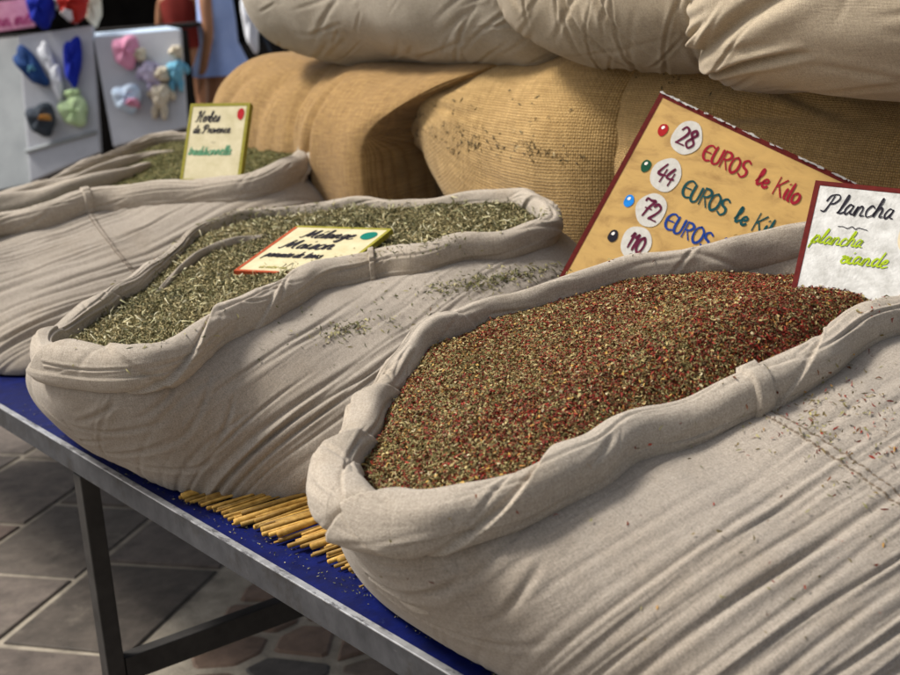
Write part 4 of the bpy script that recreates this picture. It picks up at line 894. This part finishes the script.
crumbs('dark crumbs and pale flecks on top of the nearest burlap sack',
       [pick(bl3['P'], bl3['N'], [(700,72,60,12,0,60),(760,80,60,12,0,34),(860,90,50,20,0,20)], 8)], DARKBIT, 8, (.003, .008), (.0012, .0028))
r_ = np.random.default_rng(9)
pp = np.array([[*on_z(x, y, TZ+.0025)[:2], TZ+.0012] for x, y in zip(r_.uniform(150, 520, 90), r_.uniform(0, 34, 90))]) if False else None
L_ = []
for _ in range(420):
    x = r_.uniform(20, 560); y = 500+(x-160)*.545+r_.uniform(-26, -4); L_.append([*on_z(x, y, TZ)[:2], TZ+.0006])
crumbs('tiny crumbs and straw dust on the blue tabletop edge', [(np.array(L_), np.tile(Z0, (len(L_), 1)))], HERB_GREEN, 10, (.0012, .004), (.0006, .0014))

# ------------------------------------------------------------------ background stall
WHITEF = noise_mat('white_panel', (.42, .43, .46), (.55, .56, .60), 3, .8, .2); BLACKC = noise_mat('black_cloth', (.016, .014, .013), (.03, .027, .025), 5, .95, .05)
GREYF = noise_mat('grey_cloth', (.24, .26, .27), (.34, .36, .37), 4, .9, .1)
PINKF = noise_mat('pink_fabric', (.62, .24, .38), (.75, .36, .5), 20, .9, .1); NAVYF = noise_mat('navy_fabric', (.01, .03, .12), (.02, .07, .22), 12, .8, .2)
ROYAL = noise_mat('royal_blue_fabric', (.005, .01, .24), (.01, .03, .38), 10, .8, .2); GREENF = noise_mat('pale_green_fabric', (.36, .50, .25), (.5, .62, .38), 15, .9, .1)
CREAMF = noise_mat('cream_fabric', (.55, .48, .36), (.68, .62, .5), 20, .9, .1); LILAC = noise_mat('lilac_fabric', (.48, .42, .58), (.6, .55, .68), 20, .9, .1)
AQUA = noise_mat('aqua_fabric', (.12, .36, .52), (.22, .48, .62), 20, .9, .1); PALEB = noise_mat('pale_blue_fabric', (.42, .55, .70), (.58, .66, .78), 20, .9, .1)
CHARC = noise_mat('charcoal_fabric', (.03, .04, .05), (.07, .08, .10), 15, .9, .1); REDF = noise_mat('red_fabric', (.3, .01, .01), (.42, .03, .02), 15, .85, .2)
ORANGE = noise_mat('orange_patch', (.45, .22, .05), (.6, .3, .08), 15, .85, .2); WHITEC = noise_mat('white_cloth', (.62, .64, .68), (.75, .76, .8), 8, .9, .1)
K = 8.0
def panel(name, label, a, b, c, d, th, mat, shelf=None):
    TLp, TRp, BRp, BLp = (at_k(*q, K) for q in (a, b, c, d))
    n = np.cross(TRp-TLp, BLp-TLp); n /= np.linalg.norm(n)
    if n@(CP-TLp) < 0: n = -n
    root = empty(name, tuple(((BLp+BRp)/2)*np.array([1, 1, 0]))); tag(root, label, 'display stand', 'white display stands of baby things')
    V = [TLp, TRp, BRp, BLp]+[q-n*th for q in (TLp, TRp, BRp, BLp)]
    bev(mesh_obj('panel', V, [(0, 3, 2, 1), (4, 5, 6, 7), (0, 1, 5, 4), (1, 2, 6, 5), (2, 3, 7, 6), (3, 0, 4, 7)], mat, root, smooth=False), .008)
    for q in (BLp+(BRp-BLp)*.08, BLp+(BRp-BLp)*.92):
        q = q-n*th*.5; V_, F_ = tube_vf([q, np.array([q[0], q[1], 0])], .014, 8); mesh_obj('leg', V_, F_, DARKMETAL, root)
    return root, n, (TLp, TRp, BRp, BLp)
rA, nA, cA = panel('display_stand', 'white display stand at the far left hung with socks, caps and ribbons', (18,36), (92,25), (100,152), (30,182), .06, WHITEF)
q0, q1 = at_k(26, 152, K)+nA*.01, at_k(97, 132, K)+nA*.01
V_, F_ = tube_vf([q0, (q0+q1)/2, q1], .012, 8); mesh_obj('shelf_rail', V_, F_, GREYF, rA)
qs = [at_k(-60, 44, K+.35), at_k(19, 36.5, K+.07), at_k(31, 183, K+.07), at_k(-50, 200, K+.35)]
mesh_obj('side_cloth', qs+[q-nA*.02 for q in qs], [(0, 1, 2, 3), (4, 7, 6, 5), (0, 4, 5, 1), (1, 5, 6, 2), (2, 6, 7, 3), (3, 7, 4, 0)], GREYF, rA, smooth=False)
rB, nB, cB = panel('display_stand', 'white display stand right of the black gap, hung with small plush dolls', (93,37), (180,29), (187,127), (113,147), .06, WHITEF)
q = [at_k(92, 37, K), at_k(181, 29, K)]; back = np.array([-.55, .15, .02])
V_ = [q[0], q[1], q[1]+back*.8, q[0]+back*.8]; V_ += [p-np.array([0, 0, .02]) for p in V_]
mesh_obj('top_shelf', V_, [(0, 1, 2, 3), (4, 7, 6, 5), (0, 4, 5, 1), (1, 5, 6, 2), (2, 6, 7, 3), (3, 7, 4, 0)], PALEB, rB, smooth=False)
def puff(x, y, rx, ry, rot, dep, n, k=K, rough=.12, seed=0, ex=2.4):
    """a soft lump facing along n, sized in photo pixels, real thickness dep"""
    m = k/FPX; c = at_k(x, y, k)+n*(dep*.55); r = np.random.default_rng(seed); V = []; nu, nv = 16, 24; f = r.uniform(0, 6, 4)
    for i in range(nu+1):
        p = -math.pi/2+math.pi*i/nu
        for j in range(nv):
            a = 2*math.pi*j/nv; e = 2/ex
            X = math.copysign(abs(math.cos(a))**e, math.cos(a))*math.cos(p)**.7; Y = math.copysign(abs(math.sin(a))**e, math.sin(a))*math.cos(p)**.7; Zd = math.sin(p)
            w_ = 1+rough*math.sin(3*a+f[0])+rough*.6*math.sin(5*a+f[1]+p*2)
            X, Y = X*rx*w_, Y*ry*w_; X2, Y2 = X*math.cos(rot)-Y*math.sin(rot), X*math.sin(rot)+Y*math.cos(rot)
            V.append(c+RT*X2*m-U2*Y2*m+n*Zd*dep*(.5+.1*math.sin(4*a+f[2])))
    F = [tuple(int(q) for q in g) for g in grid_faces(nu+1, nv, False, True)]; return V, F
def item(name, label, cat, specs, n, k=K):
    """specs: (part name, material, [puffs])"""
    if len(specs) == 1:
        V_, F_ = merge([puff(*p, n=n, k=k, seed=i) for i, p in enumerate(specs[0][2])]); o = mesh_obj(name, V_, F_, specs[0][1]); return tag(o, label, cat)
    x, y = specs[0][2][0][:2]; root = empty(name, tuple(at_k(x, y, k))); tag(root, label, cat)
    for i, (pn, mt, pf) in enumerate(specs):
        for j, p in enumerate(pf):
            V_, F_ = puff(*p, n=n, k=k, seed=i*5+j); mesh_obj(pn, V_, F_, mt, root)
    return root
item('baby_sock', 'dark blue slanting knitted pouch hung on the left display stand', 'pouch', [('pouch', NAVYF, [(33,68,10,23,-.65,.09)]), ('cuff', AQUA, [(36,71,5,4,-.6,.1)])], nA)
item('ribbon', 'white ribbon trailing down between the two blue pouches', 'ribbon', [('r', WHITEC, [(49,60,6,18,-.4,.04), (58,82,6,18,-.2,.05)])], nA)
item('fabric_pouch', 'royal blue upright pouch at the right of the left display stand', 'pouch', [('p', ROYAL, [(75,62,9,24,.03,.08, )])], nA)
item('knitted_hat', 'charcoal cap with an orange patch low on the left display stand', 'cap', [('crown', CHARC, [(45,121,14,16,-.1,.12)]), ('patch', ORANGE, [(51,121,6,3,-.1,.16)])], nA)
item('bib', 'pale green bib low on the left display stand', 'bib', [('b', GREENF, [(76,112,14,15,-.25,.07), (74,95,8,5,-.2,.06)])], nA)
item('bonnet', 'pink bonnet at the top left of the right display stand', 'cap', [('c', PINKF, [(129,54,13,16,.0,.12)])], nB)
def doll(label, x, y, h, mt, head, rot=0.):
    d = np.array([math.sin(-rot), math.cos(rot)])
    q = lambda a, b: (x+d[0]*h*a+d[1]*b*h, y+d[1]*h*a-d[0]*b*h)
    item('plush_doll', label, 'doll', [('body', mt, [(*q(.1, 0), h*.18, h*.24, rot, .09)]), ('head', head, [(*q(-.32, 0), h*.15, h*.15, 0, .1)]), ('arm', mt, [(*q(.02, -.2), h*.06, h*.15, rot+.5, .05), (*q(.02, .2), h*.06, h*.15, rot-.5, .05)]),
        ('leg', mt, [(*q(.4, -.09), h*.07, h*.16, rot+.1, .06), (*q(.4, .09), h*.07, h*.16, rot-.1, .06)])], nB)
doll('lilac plush doll leaning near the middle of the right display stand', 148, 70, 46, LILAC, CREAMF, -.45)
doll('cream plush doll hanging lowest on the right display stand', 163, 92, 50, CREAMF, CREAMF, .1)
doll('aqua plush doll with a cream head at the right edge of the stand', 178, 68, 44, AQUA, CREAMF, 0)
item('bonnet', 'pale blue and pink bonnet at the lower left of the right display stand', 'cap', [('crown', PALEB, [(130,100,14,14,.0,.12)]), ('brim', PINKF, [(137,106,6,4,-.1,.16)])], nB)
# goods standing on the left stand
kk = K-.02
def flat(name, label, cat, x0, y0, x1, y1, th, mat, k, skew=0):
    a, b, c = at_k(x0, y0, k), at_k(x1, y0-skew, k), at_k(x0+2, y1, k); ex = b-a; ey = c-a; n = np.cross(ex, ey); n /= np.linalg.norm(n)
    o = box(name, a, ex, ey, -n*th if n@(CP-a) > 0 else n*th, mat, None, .004); return tag(o, label, cat)
pc = empty('stall_sign', tuple(at_k(18, 34, kk))); tag(pc, 'pink card sign with faded lettering on top of the left stand', 'sign')
a, b, c = at_k(-30, 6, kk), at_k(31, -3, kk), at_k(-26, 35, kk)
V_, F_ = box_vf(a, b-a, c-a, -FW*-.02); bev(mesh_obj('card', V_, F_, PINKF, pc, smooth=False), .003)
ex_, ey_ = (b-a)/np.linalg.norm(b-a), (c-a)/np.linalg.norm(c-a)
V_, F_ = ribbon(text_strokes('nn mz', .14, .15, .045, slant=.1, adv=.9, seed=3), .012, lambda x, y, z: a+ex_*x+ey_*y-FW*z, .004); mesh_obj('lettering', V_, F_, paint('magenta_paint', (.35, .05, .16)), pc, smooth=False)
item('folded_shirt', 'royal blue folded cloth beside the pink card sign', 'clothes', [('s', ROYAL, [(46,12,13,18,.0,.16)])], nA, K+.0)
item('plush_toy', 'red and white plush toy on the corner of the left stand', 'toy', [('body', REDF, [(78,12,14,13,.2,.2)]), ('face', WHITEC, [(76,21,6,5,.2,.22)]), ('ear', REDF, [(68,0,6,5,.2,.15), (86,2,6,5,.2,.15)])], nA, K+.05)
item('plush_toy', 'tan and grey plush toy behind the red toy', 'toy', [('body', CREAMF, [(97,12,8,16,.0,.16)]), ('head', GREYF, [(62,4,7,9,0,.1)])], nA, K+.3)
# black-covered stall table behind both stands
st0, st1 = at_k(-60, 42, K+.75), at_k(189, 27, K+.75)
tb = empty('stall_table', tuple(((st0+st1)/2)*np.array([1, 1, 0]))); tag(tb, 'stall table covered to the ground in black cloth behind the display stands', 'table')
dv = (st1-st0); dv[2] = 0; bk = np.cross(dv/np.linalg.norm(dv), Z0); bk = bk if bk@FW > 0 else -bk
st0[2] = 0.002
nn = 90; xs = np.linspace(0, 1, nn); V_ = []
for x in xs:
    wv_ = .02*math.sin(x*70)+.01*math.sin(x*123)
    for zq in (0, .4, .8, 1.17): V_.append(st0+dv*x+bk*(wv_*(1-zq/1.3)-.06)+Z0*zq)
V_ = np.array(V_); mesh_obj('black_drape', V_, grid_faces(nn, 4), BLACKC, tb)
box('table_board', st0+Z0*1.175-bk*.02, dv, bk*.7, Z0*.03, BLACKC, tb, .004)
# dark stall tents behind
def tent(label, x0, x1, k, h):
    a, b = at_k(x0, 100, k), at_k(x1, 100, k); a[2] = b[2] = 0; d = b-a; back = np.cross(d/np.linalg.norm(d), Z0); back = back if back@FW > 0 else -back
    root = empty('market_tent', tuple((a+b)/2)); tag(root, label, 'tent', 'dark market tents in the background')
    for p in (a, b, a+back*2.2, b+back*2.2):
        V_, F_ = tube_vf([p, p+Z0*h], .03, 8); mesh_obj('pole', V_, F_, DARKMETAL, root)
    nn = 60; V_ = []
    for i in range(nn):
        x = i/(nn-1)
        for zq in (0, h*.5, h): V_.append(a+d*x+back*(2.2+.04*math.sin(x*50)*(1-zq/h*.5))+Z0*(zq+.003))
    mesh_obj('back_curtain', V_, grid_faces(nn, 3), BLACKC, root)
    for p, q in ((a, 0), (b, 1)):
        mesh_obj('side_curtain', [p+Z0*.003, p+back*2.18+Z0*.003, p+back*2.18+Z0*h, p+Z0*h], [(0, 1, 2, 3)], BLACKC, root, smooth=False)
    V_ = [a+Z0*h-back*.3, b+Z0*h-back*.3, b+Z0*(h+.6)+back*1.1, a+Z0*(h+.6)+back*1.1, b+Z0*h+back*2.3, a+Z0*h+back*2.3]
    mesh_obj('canopy', V_, [(0, 1, 2, 3), (3, 2, 4, 5)], BLACKC, root, smooth=False)
    # counter
    box('counter', a+back*.5+d*.02+Z0*.003, d*.96, back*.7, Z0*.9, BLACKC, root, .01)
tent('dark market tent directly behind the display stands', -120, 330, 13.5, 2.3)
# shopper in pale blue dress
SKIN = noise_mat('skin', (.30, .13, .06), (.36, .17, .085), 6, .55, .4); HAIR = noise_mat('brown_hair', (.03, .015, .008), (.06, .03, .015), 40, .6, .3)
MAROON = noise_mat('maroon_cotton', (.10, .012, .01), (.16, .02, .015), 6, .9, .1)
DRESS = noise_mat('pale_blue_cotton', (.26, .36, .66), (.36, .46, .76), 6, .85, .2, .4, 12, 0, .02)
def skin_obj(name, nodes, edges, mat, parent, sub=2):
    me = bpy.data.meshes.new(name); off = np.array(parent.location)
    me.from_pydata([tuple(np.array(n[:3])) for n in nodes], edges, []); o = bpy.data.objects.new(name, me); S.collection.objects.link(o); o.parent = parent
    m = o.modifiers.new('skin', 'SKIN'); m.use_smooth_shade = True
    for i, n in enumerate(nodes):
        r = n[3] if isinstance(n[3], tuple) else (n[3], n[3]); me.skin_vertices[0].data[i].radius = r
    me.skin_vertices[0].data[0].use_root = True
    s = o.modifiers.new('sub', 'SUBSURF'); s.levels = s.render_levels = sub; me.materials.append(mat); return o
def person(label, x, k, facing, dress, extra=None):
    g = at_k(x, 60, k); root = empty('person', (g[0], g[1], 0)); root.rotation_euler[2] = facing; tag(root, label, 'person')
    nd = [(0,0,.95,.13),(0,0,1.15,.115),(0,0,1.34,.13),(0,0,1.45,.06),(0,.01,1.53,.055),(0,.02,1.60,.085),(0,.01,1.69,.075),
          (.10,0,.86,.085),(.11,.02,.48,.055),(.11,-.02,.25,.05),(.11,0,.08,.035),(.115,.12,.03,.032),
          (-.10,0,.86,.085),(-.12,.06,.48,.055),(-.12,-.03,.25,.05),(-.12,-.06,.08,.035),(-.125,.06,.03,.032),
          (.18,0,1.38,.05),(.23,.0,1.12,.037),(.22,.14,.92,.028),(.215,.19,.87,.03),(-.18,0,1.38,.05),(-.23,-.02,1.12,.037),(-.24,.05,.87,.028),(-.24,.07,.80,.03)]
    ed = [(0,1),(1,2),(2,3),(3,4),(4,5),(5,6),(0,7),(7,8),(8,9),(9,10),(10,11),(0,12),(12,13),(13,14),(14,15),(15,16),(2,17),(17,18),(18,19),(19,20),(2,21),(21,22),(22,23),(23,24)]
    for hs in (20, 24):
        b = nd[hs]; sg = 1 if hs == 20 else -1
        for f in range(5):
            i = len(nd); xo = (f-2)*.012 if f < 4 else -sg*.03
            nd.append((b[0]+xo*.7, b[1]+.012, b[2]-.035, .009)); nd.append((b[0]+xo, b[1]+.02+.004*f, b[2]-(.075 if f < 4 else .05), .007)); ed += [(hs, i), (i, i+1)]
    skin_obj('body', nd, ed, SKIN, root)
    # face
    for sx_ in (-.03, .03):
        V_, F_ = tube_vf([(sx_, .093, 1.63), (sx_, .105, 1.63)], .009, 8); mesh_obj('eye', np.array(V_)+np.array(root.location), F_, BLACKP, root)
    V_, F_ = tube_vf([(0, .09, 1.62), (0, .118, 1.595), (0, .1, 1.585)], [.008, .014, .008], 8); mesh_obj('nose', np.array(V_)+np.array(root.location), F_, SKIN, root)
    V_, F_ = tube_vf([(-.025, .095, 1.562), (0, .102, 1.558), (.025, .095, 1.562)], .006, 8); mesh_obj('mouth', np.array(V_)+np.array(root.location), F_, REDF, root)
    V_ = []; 
    for i in range(13):
        p = math.pi*i/12
        for j in range(20):
            a = 2*math.pi*j/20; yy = math.sin(a); rr_ = .098*math.sin(p)+.002; V_.append((rr_*math.cos(a), .0+rr_*yy*1.05-.022, 1.66+.115*math.cos(p)-(.06 if yy < 0 and p > 1.6 else 0)))
    mesh_obj('hair', np.array(V_)+np.array(root.location), grid_faces(13, 20, False, True), HAIR, root)
    V_ = []; lev = [(1.43, .10, .075), (1.36, .19, .11), (1.2, .165, .125), (1.05, .16, .125), (.93, .22, .17), (.84, .27, .21)] if dress else [(1.43, .10, .075), (1.36, .19, .11), (1.2, .165, .125), (.95, .19, .15)]
    for zz_, ax_, ay_ in lev:
        for j in range(48):
            a = 2*math.pi*j/48; f = 1+.06*math.sin(7*a+zz_)*(1.43-zz_)*2; V_.append((ax_*math.cos(a)*f, ay_*math.sin(a)*f, zz_))
    mesh_obj('dress', np.array(V_)+np.array(root.location), grid_faces(len(lev), 48, False, True), DRESS if dress else MAROON, root)
    return root
person('shopper in a short pale blue dress standing beyond the far burlap sack', 221, 9.4, 2.3, True)
person('shopper in dark red top standing behind the pale blue dress', 186, 12.2, .6, False)
# white garment bag hanging right of the person
item('shopping_bag', 'white tote bag hanging just right of the pale blue dress', 'bag', [('bag', WHITEC, [(252,22,8,30,-.1,.12)]), ('strap', CHARC, [(262,30,2,26,-.35,.03)])], -FW, 10.2)
